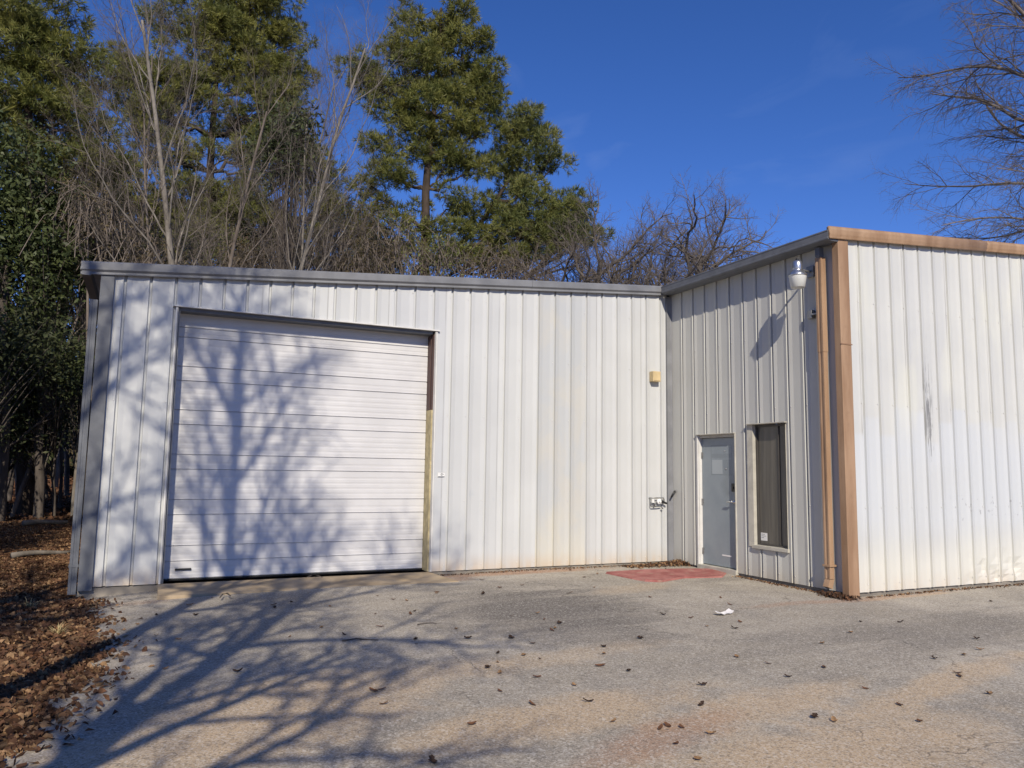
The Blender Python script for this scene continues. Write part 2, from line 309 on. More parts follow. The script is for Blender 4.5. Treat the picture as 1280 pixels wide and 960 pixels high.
# ------------------------------------------------------------------ ground
rng=np.random.default_rng(7)
def gh(x,y):
    x=np.asarray(x,float); y=np.asarray(y,float)
    l=np.clip((1.2-x)/1.4,0,1)*np.clip((y+3.2)/3.0,0,1)
    z=-.05-.085*l
    z=z+np.clip((-.5-x)/6,0,1)*.10*np.clip((y+6)/8,0,1)      # litter bank on the left
    z=z+np.clip((y-13)/30,0,1)*.9
    z=z-.02*np.exp(-((x-8.6)**2+(y+3.95)**2)/.3)
    return z+.012*np.sin(x*1.7+.6*y)*np.sin(y*1.3-.4*x)
def sheet(x0,x1,y0,y1,nx,ny,dz=0,f=None):
    X,Y=np.meshgrid(np.linspace(x0,x1,nx),np.linspace(y0,y1,ny)); Z=gh(X,Y)+dz
    V=np.stack([X,Y,Z],-1).reshape(-1,3); i=np.arange(ny-1)[:,None]*nx+np.arange(nx-1)[None,:]
    return V,np.stack([i,i+1,i+nx+1,i+nx],-1).reshape(-1,4)
V,F=sheet(-12,40,-30,46,120,170); tag(mk('ground',V,F,SOIL,smooth=True,origin=(0,0,0)),kind='structure')
# far ground to the horizon
VV=[(-900,-900,-.6),(1200,-900,-.6),(1200,1200,-.6),(-900,1200,-.6)]; tag(mk('far_ground',VV,[(0,1,2,3)],SOIL,origin=(0,0,0)),kind='structure')
# asphalt yard with a ragged left edge
nx,ny=110,150
ys=np.linspace(-28,.25,ny); V=[]
def edge(y):
    return float(np.interp(y,[-28,-9,-6,-5,-3.8,-3,-2,-.5,.3],[-2.5,-1.0,-.28,-.12,.08,-.04,-.14,-.30,-.34]))+.06*math.sin(y*5.3)+.05*math.sin(y*11.7+1)
for y in ys:
    e=edge(y)
    for i in range(nx):
        t=i/(nx-1); x=e+(34-e)*t**1.6; V.append((x,y,float(gh(x,y))+.006-(.012 if i==0 else 0)))
i=np.arange(ny-1)[:,None]*nx+np.arange(nx-1)[None,:]; tag(mk('asphalt_yard',V,np.stack([i,i+1,i+nx+1,i+nx],-1).reshape(-1,4),ASPH,smooth=True,origin=(0,0,0)),kind='structure')
# ------------------------------------------------------------------ ribbed sheet walls
def profile(ribs,a,b):
    pts=[]
    for c in ribs:
        for du,h in ((-.086,-.0115),(-.029,0),(-.0215,0),(-.011,-.034),(.011,-.034),(.0215,0),(.029,0),(.086,-.0115)):
            pts.append((c+du,h))
    pts=[p for p in sorted(pts) if a+.004<p[0]<b-.004]
    return pts
def hh(pts,u):
    return float(np.interp(u,[p[0] for p in pts],[p[1] for p in pts]))
def panelwall(ribs,a,b,zlo,zhi,holes,fn,dent=None):
    """ribbed sheet from u=a to b; zhi(u) top; holes (u0,u1,z0,z1); fn(u,h,z) -> point"""
    allp=profile(ribs,a,b); us={a:hh(allp,a),b:hh(allp,b)}
    for u,h in allp: us[u]=h
    for (h0,h1,_,_) in holes:
        for q in (h0,h1): us[q]=hh(allp,q)
    ul=sorted(us); V=[];F=[]
    for u0,u1 in zip(ul[:-1],ul[1:]):
        if u1-u0<1e-5: continue
        um=(u0+u1)/2; spans=[(zlo,None)]
        for (h0,h1,z0,z1) in holes:
            if h0<um<h1: spans=([(zlo,z0)] if z0>zlo+.01 else [])+[(z1,None)]
        for s0,s1 in spans:
            t0=s1 if s1 is not None else zhi(u0); t1=s1 if s1 is not None else zhi(u1)
            cuts=[0,.05,.11,.18,.26,.36,.5] if (dent and s0<.2 and s1 is None) else [0]
            rows=[(s0+c,s0+c) for c in cuts]+[(t0,t1)]
            n=len(V)
            for r0,r1 in rows:
                for u,r in ((u0,r0),(u1,r1)):
                    d=dent(u,r) if dent else 0
                    V.append(fn(u,us[u]+d,r))
            for q in range(len(rows)-1): F.append((n+2*q,n+2*q+1,n+2*q+3,n+2*q+2))
    return V,F
def screws(ribs,rows,holes,fn,ztop):
    V=[];F=[]
    for c in ribs:
        for z in rows:
            for du in (-.04,):
                u=c+du
                if z>ztop(u)-.05 or any(h0-.03<u<h1+.03 and z0-.03<z<z1+.03 for h0,h1,z0,z1 in holes): continue
                n=len(V); r=.009
                for k in range(6): V.append(fn(u+r*math.cos(k*PI/3),0.002,z+r*math.sin(k*PI/3)))
                for k in range(6): V.append(fn(u+r*.8*math.cos(k*PI/3),-.010+.016,z+r*.8*math.sin(k*PI/3)))
                F+=[tuple(n+6+k for k in range(6))]+[(n+k,n+(k+1)%6,n+6+(k+1)%6,n+6+k) for k in range(6)]
    return V,F
# --- left building: warehouse bay
zl=lambda x:3.976+.0812*x
WH=thing('metal_warehouse',(4.4,0,0),'white ribbed metal warehouse with a wide roll up door and gray roof edge','warehouse')
ribsL=[.3048*i for i in range(-1,30)]
DX0,DX1,DH=.652,4.307,3.646
holesL=[(DX0,DX1,0,DH)]
fL=lambda u,h,z:(u,-h-.0,z)
V,F=panelwall(ribsL,-.125,8.69,0,lambda u:zl(u)+.05,holesL,fL); mk('wall',V,F,WL,WH)
V,F=screws(ribsL[1:],[.09,1.05,2.35,3.3,4.2],holesL,fL,zl); o=mk('screw_heads',V,F,WTRIM,WH); o['kind']='stuff'
mb=MB(); mb.box((-.30,.03,-.16),(DX0-.03,.25,-.012)); mb.build('foundation',CONC,WH); mb=MB(); mb.box((DX1+.03,.03,-.16),(8.9,.25,-.012)); mb.build('foundation',CONC,WH)
# left long wall, back wall and roof behind
mb=MB(); mb.box((-.13,.05,-.1),(-.09,14,3.9)); mb.box((-.09,13.96,-.1),(8.6,14,4.4)); mb.build('rear_walls',WL,WH)
mb=MB(); mb.add([(-.52,-.05,zl(-.52)+.10),(8.68,-.05,zl(8.68)+.10),(8.68,14.1,zl(8.68)+.10),(-.52,14.1,zl(-.52)+.10),(-.52,-.05,zl(-.52)+.06),(8.68,-.05,zl(8.68)+.06),(8.68,14.1,zl(8.68)+.06),(-.52,14.1,zl(-.52)+.06)],[(0,1,2,3),(7,6,5,4),(0,4,5,1),(1,5,6,2),(2,6,7,3),(3,7,4,0)]); mb.build('roof',ROOFM,WH)
prof=[(-.02,.168),(.045,.172),(.068,.15),(.070,.062),(.044,.034),(.052,.012),(.05,.0),(.038,.002),(.03,.03),(-.02,.03)]
for (a,b) in ((-.515,5.93),(5.934,8.60)):
    mb=MB(); mb.extr(prof,a,b,lambda t,p:(t,-p[0]-.008,zl(t)+p[1])); mb.build('rake_trim',GRAY,WH)
# left gutter, corner trim, downspout
mb=MB(); mb.extr([(-.50,3.93),(-.50,4.05),(-.38,4.05),(-.40,3.93)],-.06,14,lambda t,p:(p[0],t,p[1])); mb.build('gutter',GRAY,WH)
mb=MB(); mb.extr([(-.285,-.035),(-.128,-.035),(-.128,.02),(-.265,.02),(-.265,.26),(-.285,.26)],-.04,zl(-.2)+.04,lambda t,p:(p[0],p[1],t)); mb.build('corner_trim',DGRAY,WH)
mb=MB(); x0,x1=-.392,-.300; fr=[(x0,-.01),(x0,.075),(x1,.075),(x1,-.01),(x1-.03,-.01),(x1-.035,-.004),(x0+.035,-.004),(x0+.03,-.01)]
mb.extr(fr,-.08,3.63,lambda t,p:(p[0],p[1],t)); ds=mb.build('downspout',DGRAY,WH)
mb=MB(); mb.box((-.400,-.014,.25),(-.29,.08,.285)); mb.build('strap',DGRAY,ds)
# wall corner trim against the office
mb=MB(); mb.extr([(8.66,-.03),(8.72,-.045),(8.745,-.06),(8.745,.02),(8.66,.02)],-.04,4.66,lambda t,p:(p[0]-.0,p[1],t))
mb.build('inside_corner_trim',GRAY,WH)
# door surround
mb=MB()
for x in (DX0,DX1): 
    s=-1 if x==DX0 else 1
    mb.box((x-.0 if s>0 else x-.028,-.012,0),(x+.028 if s>0 else x,.02,DH)); mb.box((x-.004*s,-.012,0),(x+.004*s+(.002*s),.03,DH))
mb.box((DX0-.06,-.03,DH-.005),(DX1+.06,.03,DH+.012)); mb.build('door_trim',WTRIM,WH)
DYP=.25
mb=MB(); mb.box((DX0-.008,.032,0),(DX0+.03,DYP+.04,DH),.0); mb.box((DX0+.032,.032,DH-.05),(DX1-.032,DYP+.04,DH)); mb.build('door_jamb',DGRAY,WH)
mb=MB(); mb.box((DX1-.016,.032,2.43),(DX1+.008,DYP+.04,DH-.052)); mb.box((DX1-.03,.12,2.43),(DX1-.018,DYP+.03,DH-.06)); mb.build('track_angle',MAROON,WH)
mb=MB(); mb.box((DX1-.028,.032,0),(DX1+.008,DYP+.04,2.425),.004); mb.build('wooden_jamb',JAMB,WH)
# sectional door leaf
seams=[.248,.862,1.468,2.073,2.67,3.268]; 
zs=[(.02,0)]
def addz(z,d): zs.append((z,d))
edges=[.02]+seams+[3.68]
for a,b in zip(edges[:-1],edges[1:]):
    if b-a>.3:
        m=a+(b-a)*.33
        segs=[(a,m),(m,b)]
    else: segs=[(a,b)]
    for (p,q) in segs:
        addz(p+.0045,.016); addz(p+.013,-.003); 
        n=max(2,int((q-p)/.075)); st=(q-p-.03)/n
        for i in range(n):
            z0=p+.016+i*st; addz(z0+st*.12,0); addz(z0+st*.6,0); 
            if i<n-1: addz(z0+st*.72,.0022); addz(z0+st*.97,.0022)
        addz(q-.006,0); addz(q-.003,.016)
zs=sorted(zs)
V=[];F=[]
for z,d in zs: V+=[(DX0+.033,DYP+d,z),(DX1-.033,DYP+d,z)]
for i in range(len(zs)-1): F.append((2*i,2*i+1,2*i+3,2*i+2))
rd=mk('roll_up_door',V,F,DOORW,WH)
mb=MB(); p0=.82; mb.box((p0,DYP-.028,.135),(p0+.20,DYP-.002,.16),.004); mb.build('handle',BLACK,rd)
mb=MB(); mb.box((DX0+.033,DYP-.01,.001),(DX1-.033,DYP+.03,.022)); mb.build('rubber_seal',RUBBER,rd)
# apron in front of the door
mb=MB(); ag=-.043
top=[(.62,.03,-.004),(4.30,.03,-.004),(4.46,-.80,-.038),(.61,-.80,-.030)]
mb.add(top+[(x,y,-.25) for x,y,z in top],[(0,3,2,1)[::1],(4,5,6,7),(0,1,5,4),(1,2,6,5),(2,3,7,6),(3,0,4,7)])
tag(mb.build('concrete_apron',APRON),kind='structure')
# --- right building: office wing
XS,YF=8.738,-3.7624
OF=thing('metal_office_building',(8.74,-3.76,0),'taller white ribbed metal building with tan corner trim, gray door and narrow window','building')
ribsS=[-.3587-.3048*j for j in range(11)]
holesS=[(-1.64,-.755,0,2.15),(-2.72,-2.045,.46,2.275)]
fS=lambda u,h,z:(XS-h,u,z)
V,F=panelwall(ribsS,-3.72,.02,0,lambda u:4.80,holesS,fS); mk('wall',V,[f[::-1] for f in F],WS,OF)
V,F=screws(ribsS,[.10,1.1,2.5,3.6],holesS,fS,lambda u:4.7); o=mk('screw_heads',V,F,WTRIM,OF); o['kind']='stuff'
zf=lambda x:4.757+.0822*(x-9.12)
ribsF=[9.1227+.3048*k for k in range(-1,38)]
def dent(u,z):
    a=np.clip((u-11.0)/.7,0,1)*np.clip((.42-z)/.2,0,1)
    return -float(a)*(.028*(1+math.sin(u*9.1+z*17))*(.6+.4*math.sin(u*23+2))*math.sin(min(1,z/.12+.35)*PI*.6))
fF=lambda u,h,z:(u,YF-h,z)
V,F=panelwall(ribsF,8.80,20,0,lambda u:zf(u)+.06,[],fF,dent); mk('wall',V,F,WF,OF)
V,F=screws(ribsF[1:],[.10,1.1,2.5,3.9],[],fF,zf); o=mk('screw_heads',V,F,WTRIM,OF); o['kind']='stuff'
mb=MB(); mb.box((8.83,YF+.04,-.2),(20,YF+.25,-.006)); mb.build('foundation',CONC,OF); mb=MB(); mb.box((XS+.04,-3.70,-.2),(XS+.22,-1.66,-.006)); mb.build('foundation',CONC,OF); mb=MB(); mb.box((XS+.04,-.74,-.2),(XS+.22,0,-.006)); mb.build('foundation',CONC,OF)
mb=MB(); mb.box((XS+.02,.3,-.1),(XS+.06,9,4.7)); mb.box((XS+.06,8.96,-.1),(20,9,5.0)); mb.box((19.96,YF+.3,-.1),(20,8.9,5.2)); mb.build('rear_walls',WF,OF)
mb=MB(); zr=lambda x:zf(x)+.12; t=.035
a=[(8.56,-3.80,zr(8.56)),(20.2,-3.80,zr(20.2)),(20.2,9.1,zr(20.2)),(8.56,9.1,zr(8.56))]; mb.add(a+[(x,y,z-t) for x,y,z in a],[(0,1,2,3),(7,6,5,4),(0,4,5,1),(1,5,6,2),(2,6,7,3),(3,7,4,0)]); mb.build('roof',ROOFM,OF)
# gutter along the side wall; dark gray stands in for its weak grazing light
gp=[(8.735,4.70),(8.735,4.682),(8.56,4.675),(8.508,4.69),(8.500,4.70),(8.500,4.72),(8.506,4.725),(8.506,4.80),(8.500,4.805),(8.503,4.822),(8.53,4.824),(8.53,4.73),(8.60,4.715)]
mb=MB(); mb.extr(gp[::-1],-3.80,-.09,lambda t,p:(p[0],t,p[1])); mb.build('gutter',DGRAY,OF)
# tan rake trim along the front
rp_=[(.0,.165),(.035,.175),(.062,.155),(.075,.11),(.062,.07),(.066,.045),(.046,.02),(.052,.0),(.04,.0),(.028,.04),(.0,.05)]
for (a,b) in ((8.515,11.83),(11.834,20.1)):
    mb=MB(); mb.extr(rp_,a,b,lambda t,p:(t,YF-.012-p[0],zf(t)-.012+p[1])); mb.build('rake_trim',TAN,OF,True)
# corner trim and downspout
cz=zf(8.75)
mb=MB(); mb.extr([(8.69,-3.795),(8.70,-3.802),(8.87,-3.802),(8.885,-3.795),(8.885,-3.775),(8.712,-3.775),(8.712,-3.695),(8.69,-3.695)],-.055,cz-.01,lambda t,p:(p[0],p[1],t)); mb.build('corner_trim',TAN,OF)
mb=MB(); mb.box((8.682,-3.809,3.27),(8.89,-3.803,3.285)); mb.build('trim_lap',simple('trim seam',(.25,.15,.09),.6),OF)
y0,y1,xa,xb=-3.555,-3.455,8.625,8.715
def dsec(z0,z1,g=0): 
    m=MB(); pr=[(xa-g,y0-g),(xa+.03,y0-g),(xa+.034,y0-g+.006),(xb-.034,y0-g+.006),(xb-.03,y0-g),(xb+g,y0-g),(xb+g,y1+g),(xb-.03,y1+g),(xa+.03,y1+g),(xa-g,y1+g),(xa-g,y1-.03),(xa-g+.006,y1-.034),(xa-g+.006,y0+.034),(xa-g,y0+.03)]
    m.extr(pr[::-1],z0,z1,lambda t,p:(p[0],p[1],t)); return m
ds=dsec(3.20,4.52).build('downspout',TAN,OF)
m=dsec(.16,3.206,-.005); 
m.build('lower_pipe',TAN,ds)
m=MB(); m.add([(xa+.005,y0+.005,.155),(xb-.005,y0+.005,.155),(xb-.005,y1-.005,.155),(xa+.005,y1-.005,.155),(xa-.035,y0+.005,.06),(xb-.045,y0+.005,.03),(xb-.045,y1-.005,.03),(xa-.035,y1-.005,.06)],[(0,4,5,1),(1,5,6,2),(2,6,7,3),(3,7,4,0)]); m.build('outlet_elbow',TAN,ds)
m=MB(); m.box((xa-.012,y0-.012,.32),(xb+.02,y1+.012,.345)); m.build('strap',TAN,ds)
m=MB(); m.extr([(8.615,4.66),(8.615,4.55),(8.64,4.49),(8.705,4.49),(8.705,4.66)],y0+.015,y1-.015,lambda t,p:(p[0],t,p[1])); m.build('outlet_drop',DGRAY,ds)
# entry door
ED_X=XS+.07
m=MB(); m.box((XS-.012,-.725,0),(XS+.012,-.755,2.15),.004); m.box((XS+.0125,-.765,-.02),(ED_X+.04,-.72,2.15)); m.build('door_jamb',WTRIM,OF); m=MB(); m.box((XS-.008,-1.64,0),(XS+.02,-1.658,2.15),.003); m.box((XS+.021,-1.64,-.02),(ED_X+.04,-1.67,2.15))
m.box((XS-.03,-.72,2.152),(XS+.02,-1.66,2.166),.003); m.box((XS+.021,-.766,2.105),(ED_X+.04,-1.639,2.16)); m.build('door_frame',CREAM,OF)
m=MB(); m.box((ED_X,-.768,.045),(ED_X+.04,-1.637,2.10),.003); ed=m.build('entry_door',EDOOR,OF)
m=MB(); m.box((XS-.03,-.735,-.06),(ED_X+.06,-1.66,.035),.004); m.build('threshold',CREAM,OF)
m=MB(); m.lathe((ED_X-.001,-1.545,1.08),[(.032,0),(.032,.012),(.014,.018),(.012,.05)],16,(-1,0,0)); m.tube([(ED_X-.05,-1.545,1.08),(ED_X-.058,-1.535,1.08),(ED_X-.056,-1.43,1.075)],[.014,.013,.011]); m.build('handle',GALV,ed,True)
m=MB(); m.box((ED_X-.03,-1.585,1.24),(ED_X-.001,-1.505,1.37),.006); m.lathe((ED_X-.03,-1.545,1.30),[(.02,0),(.018,.012)],14,(-1,0,0)); m.build('deadbolt',BLACK,ed)
for z in (.25,1.05,1.82):
    m=MB(); m.lathe((ED_X-.012,-.772,z-.05),[(.009,0),(.009,.10)],10); m.box((ED_X-.006,-.775,z-.05),(ED_X-.001,-.80,z+.05)); m.build('hinge',STEEL,ed)
for (y,z) in ((-1.335,1.885),(-1.36,1.60)):
    m=MB(); m.lathe((ED_X-.001,y,z),[(.014,0),(.012,.006),(.004,.009)],10,(-1,0,0)); m.build('bolt_head',GALV,ed,True)
m=MB(); m.box((ED_X-.004,-1.24,.215),(ED_X-.001,-1.46,.237)); m.build('label_strip',WHITEP,ed)
# narrow window
WY0,WY1,WZ0,WZ1=-2.72,-2.045,.46,2.275; GX=XS+.075
m=MB(); m.box((XS-.05,WY0-.03,WZ1-.004),(XS+.02,WY1+.10,WZ1+.012),.003)
m.add([(XS-.012,WY1+.11,WZ0-.02),(XS-.012,WY1+.11,WZ1),(XS-.004,WY1,WZ1),(XS-.004,WY1,WZ0-.02),(GX,WY1-.01,WZ1),(GX,WY1-.01,WZ0)],[(0,1,2,3),(3,2,4,5)])
m.add([(XS-.004,WY0,WZ0),(XS-.004,WY0,WZ1),(GX,WY0,WZ1),(GX,WY0,WZ0)],[(0,1,2,3)]); m.add([(XS-.004,WY0,WZ1-.005),(XS-.004,WY1,WZ1-.005),(GX,WY1,WZ1-.005),(GX,WY0,WZ1-.005)],[(0,1,2,3)])
m.box((XS-.03,WY0-.02,WZ0-.045),(XS+.02,WY1+.03,WZ0+.004),.004); m.add([(XS+.02,WY0,WZ0+.002),(XS+.02,WY1,WZ0+.002),(GX,WY1,WZ0+.012),(GX,WY0,WZ0+.012)],[(0,1,2,3)])
win=m.build('window',CREAM,OF)
m=MB(); b=.03
m.box((GX-.025,WY0,WZ0),(GX+.02,WY0+b,WZ1)); m.box((GX-.025,WY1-b,WZ0),(GX+.02,WY1,WZ1)); m.box((GX-.024,WY0+b,WZ0),(GX+.02,WY1-b,WZ0+b)); m.box((GX-.024,WY0+b,WZ1-b-.01),(GX+.02,WY1-b,WZ1-.01)); m.box((GX-.018,WY0+.20,WZ0+b),(GX+.018,WY0+.215,WZ1-b-.01)); m.build('frame',BRONZE,win)
m=MB(); m.box((GX,WY0+b,WZ0+b),(GX+.008,WY1-b,WZ1-b-.01)); m.build('pane',GLASS,win)
m=MB(); m.box((GX-.003,WY1-.06,.535),(GX-.0005,WY1-.19,.65)); st=m.build('sticker',WHITEP,win)
m=MB()
for z,l in ((.625,.07),(.60,.09),(.575,.05)): m.box((GX-.0045,WY1-.075,z),(GX-.0032,WY1-.075-l,z+.008))
m.build('sticker_print',INK,win)
# ------------------------------------------------------------------ things on the walls
L=np.array([8.41,-3.345,4.10])
lamp=thing('wall_lamp',tuple(L+[.3,.08,.3]),'silver barn light with milky lens under the gutter beside tan downspout','wall lamp')
m=MB(); m.lathe(L,[(.085,.0),(.095,.004),(.118,.155),(.121,.165),(.118,.168)],28); m.build('lens',LENS,lamp,True)
m=MB(); m.lathe(L,[(.128,.165),(.128,.178),(.095,.222),(.062,.245),(.066,.255),(.066,.345),(.055,.375),(.04,.385)],28); m.build('housing',GALV,lamp,True)
m=MB(); m.lathe(L+[0,0,.383],[(.022,0),(.022,.03),(.015,.036)],14); m.build('photocell',BLACK,lamp)
m=MB(); m.tube([L+[.055,.02,.27],L+[.16,.04,.275],L+[.30,.06,.28]],.016,10); m.box(tuple(L+[.295,.0,.2]),tuple(L+[.326,.13,.36]),.004); m.build('bracket',STEEL,lamp)
m=MB(); m.box((8.665,-3.33,3.70),(8.737,-3.25,3.82),.005); jb=thing('junction_box',(8.73,-3.29,3.7),'small gray box on side wall next to tan downspout','box'); m.build('body',STEEL,jb); m=MB(); m.box((8.655,-3.445,3.74),(8.735,-3.34,3.765),.002); m.build('clip',STEEL,jb)
bx=thing('alarm_box',(8.38,0,3.1),'tan plastic box mounted high on white wall near inside corner','box')
m=MB(); m.box((8.30,-.11,3.105),(8.46,.004,3.285),.006); m.build('body',TBOX,bx); m=MB(); m.box((8.315,-.118,3.12),(8.445,-.112,3.27),.002); m.build('cover',TBOX,bx)
pf=thing('pipe_fitting',(8.42,0,1.0),'small gray pipe loop with white round valve on white wall','pipe fitting')
m=MB(); m.tube([(8.28,-.0,1.08),(8.28,-.05,1.085),(8.40,-.055,1.085),(8.54,-.055,1.085),(8.55,-.055,1.07),(8.555,-.055,1.0)],.011); m.tube([(8.28,-.05,1.085),(8.28,-.05,.945),(8.30,-.05,.935),(8.48,-.05,.94),(8.52,-.05,.92),(8.53,-.05,.895)],.010); m.tube([(8.36,.0,1.03),(8.36,-.05,1.03),(8.36,-.05,.94)],.015); m.build('pipe',STEEL,pf,True)
m=MB(); m.lathe((8.45,-.045,1.025),[(.045,0),(.045,.02),(.02,.03),(.02,.045)],16,(0,-1,0)); m.build('valve',WHITEP,pf); m=MB(); m.box((8.30,-.062,1.0),(8.345,-.03,1.06),.004); m.build('meter_plate',WHITEP,pf)
m=MB(); m.tube([(8.50,-.06,1.02),(8.60,-.075,.99)],[.024,.016]); m.build('nozzle',BLACK,pf)
sb=thing('hose_stub',(8.70,-.1,1.1),'short dark pipe stub in the inside corner left of gray door','pipe')
m=MB(); m.tube([(8.735,-.14,1.20),(8.70,-.15,1.19),(8.67,-.14,1.14),(8.66,-.12,1.10)],.016); m.build('pipe',BLACK,sb,True); m=MB(); m.lathe((8.735,-.14,1.20),[(.025,0),(.025,.014)],12,(-1,0,0)); m.build('flange',STEEL,sb)
pq=thing('wall_plate',(4.45,0,1.44),'small printed white plate on white wall right of big door','sign')
m=MB(); m.box((4.40,-.006,1.41),(4.51,-.001,1.485),.001); m.build('plate',WHITEP,pq)
m=MB(); m.box((4.403,-.0085,1.413),(4.507,-.0062,1.418)); m.box((4.403,-.0085,1.477),(4.507,-.0062,1.482)); m.box((4.44,-.0085,1.443),(4.495,-.0062,1.452)); m.box((4.445,-.0085,1.425),(4.475,-.0062,1.434)); m.box((4.447,-.0085,1.459),(4.477,-.0062,1.467)); m.build('print',INK,pq)
# ------------------------------------------------------------------ things on the ground
def gpt(px,py):
    p=gz(px,py,-.05)
    for _ in range(4): p=gz(px,py,float(gh(p[0],p[1]))+.006)
    return p
pm=[gpt(*q) for q in ((757,717),(800,714),(850,712),(893,712.5),(908,717),(903,722),(880,722.5),(855,723),(826,728),(806,727),(790,724))]
nv=len(pm); cen=np.mean(pm,axis=0); V=[];F=[]
for k,s in enumerate((1,.985,.6)):
    for p in pm:
        q=cen+(np.array(p)-cen)*s; z=float(gh(q[0],q[1]))+.006; V.append((q[0],q[1],z+(.0,.022,.015)[k]+.010*math.sin(q[0]*9+q[1]*7)*(k>0)))
V.append((cen[0],cen[1],float(gh(cen[0],cen[1]))+.022))
F=[(k*nv+i,k*nv+(i+1)%nv,(k+1)*nv+(i+1)%nv,(k+1)*nv+i) for k in range(2) for i in range(nv)]+[(2*nv+i,2*nv+(i+1)%nv,3*nv) for i in range(nv)]
tag(mk('carpet_scrap',V,F,REDM),'faded red carpet scrap lying on asphalt before gray door','carpet')
def leafmesh(name,mat,L_,W_,curl,seed):
    r=random.Random(seed); V=[];F=[]; n=6
    for i in range(n+1):
        t=i/n; wd=W_*math.sin(PI*min(1,t*.92+.04))**.8*(1+.35*math.sin(t*19+seed)); z=curl*((t-.5)**2*4)+.004
        V+=[(L_*(t-.5),-wd/2,z+curl*.6),(L_*(t-.5),0,z),(L_*(t-.5),wd/2,z+curl*.6*r.uniform(.4,1.3))]
    for i in range(n):
        F+=[(3*i,3*i+3,3*i+4,3*i+1),(3*i+1,3*i+4,3*i+5,3*i+2)]
    me=bpy.data.meshes.new(name); me.from_pydata(V,[],F); me.materials.append(mat); return me
LM=[leafmesh('dry_leaf',DRY[i%3],.050+.010*(i%4),.028+.006*(i%3),.006+.003*(i%3),i) for i in range(7)]
fixed=[(590,906),(767,903),(735,878),(665,881),(625,842),(610,836),(671,847),(680,775),(672,767),(604,743),(625,735),(743,735),(877,882),(835,908),(852,910),(889,918),(878,857),(1125,882),(1236,868),(1018,898),(1197,842),(1150,903),(921,822),(830,713),(713,713),(694,786),(786,840),(750,833),(665,805),(655,820),(700,780),(712,742),(755,818),(540,954),(513,768),(469,768),(480,881),(520,800),(476,863),(570,787),(585,799),(912,756),(925,778),(1028,805),(1168,824),(1200,846),(1043,902),(985,847),(1030,835),(845,931),(873,951),(918,786),(960,830)]
rr=random.Random(3)
spots=[gpt(*q) for q in fixed]
while len(spots)<115:
    x=rr.uniform(-.1,11); y=rr.uniform(-7.6,-.3)
    if rr.random()<.45: x=rr.gauss(2.4,1.6); y=rr.gauss(-3.0,1.6)
    if x<-.1 or y>-.25 or (x>8.3 and y>-4.05): continue
    if y>-1 and x<4.6: continue
    spots.append((x,y,float(gh(x,y))+.006))
for k,p in enumerate(spots):
    o=bpy.data.objects.new('dry_leaf',LM[k%7]); COL.objects.link(o); s=rr.uniform(.7,1.35) if k>=len(fixed) else rr.uniform(.9,1.3)
    o.location=(p[0],p[1],p[2]+.003); o.rotation_euler=(rr.gauss(0,.15),rr.gauss(0,.15),rr.uniform(0,6.28)); o.scale=(s,s,s)
    tag(o,'curled dry brown leaf lying loose on the asphalt','leaf','dry leaves scattered over the asphalt')
p=gpt(905,768.5); V=[];F=[]
for i in range(9):
    t=i/8; wz=.02+.05*abs(t-.5)**1.5*2.2+.01*math.sin(t*14)
    for j,yy in enumerate((-.05,0,.05)): V.append((p[0]-.12+.25*t,p[1]+yy*.8*(1+.3*math.sin(t*9))+.05*(t-.5),p[2]+wz*.6+(.012 if j==2 else 0)))
F=[(3*i+j,3*i+3+j,3*i+4+j,3*i+1+j) for i in range(8) for j in range(2)]
tag(mk('paper_scrap',V,F,PAPER),'crumpled white paper scrap lying on asphalt before gray door','paper')
# twigs and a bit of hose
def bit(name,pxs,r,mat,label,cat,lift=.012):
    pts=[np.array(gpt(*q))+[0,0,lift] for q in pxs]; m=MB(); m.tube(pts,[r*(1-.5*i/(len(pts)-1)) for i in range(len(pts))],6); return tag(m.build(name,mat,None,True),label,cat)
bit('twig',[(428,802.5),(445,800),(460,801),(473,801.5)],.008,BK_DARK,'straight thin twig lying on asphalt before the big door','twig')
bit('bent_twig',[(522,782),(530,780.5),(541,780),(546,781)],.006,BK_DARK,'short bent twig lying further right on the asphalt','twig')
for (q,l) in (([(385,722),(392,719.5),(398,721),(403,723)],'curled dark twig lying on the concrete apron'),([(275,748),(278,744),(284,743),(288,746)],'small dark loop of twig at the apron front edge')):
    pts=[np.array(gz(a,b,-.02))+[0,0,.012] for a,b in q]; m=MB(); m.tube(pts,.009,6); tag(m.build('curled_twig',BK_DARK,None,True),l,'twig')
# leaf pile in the corner and the litter on the left: nobody could count them
def scatter(name,pts,size,mat,label,flat=.5,seed=1,cat='leaves',mats=None):
    r=np.random.default_rng(seed); n=len(pts); pts=np.asarray(pts,float)
    a=r.normal(0,1,(n,3)); a[:,2]*=flat; a/=np.linalg.norm(a,axis=1,keepdims=True)+1e-9
    b=r.normal(0,1,(n,3)); b[:,2]*=flat; b-=a*(a*b).sum(1,keepdims=True); b/=np.linalg.norm(b,axis=1,keepdims=True)+1e-9
    s=size*r.uniform(.6,1.35,(n,1)); a*=s; b*=s*r.uniform(.4,.75,(n,1))
    V=np.stack([pts-a,pts-a*.25+b,pts+a*.45+b*.7,pts+a,pts+a*.45-b*.7,pts-a*.25-b],1); V[:,[1,2,4,5],2]+=np.abs(r.normal(0,.3,(n,4)))*size
    i6=np.arange(n)[:,None]*6; Fq=np.concatenate([i6+np.array([0,1,2,3]),i6+np.array([0,3,4,5])],1).reshape(-1,4); o=mk(name,V.reshape(-1,3),Fq,mats or mat,origin=(0,0,0),mi=(np.repeat(r.integers(0,len(mats),n),2) if mats else None)); return tag(o,label,cat,None,'stuff')
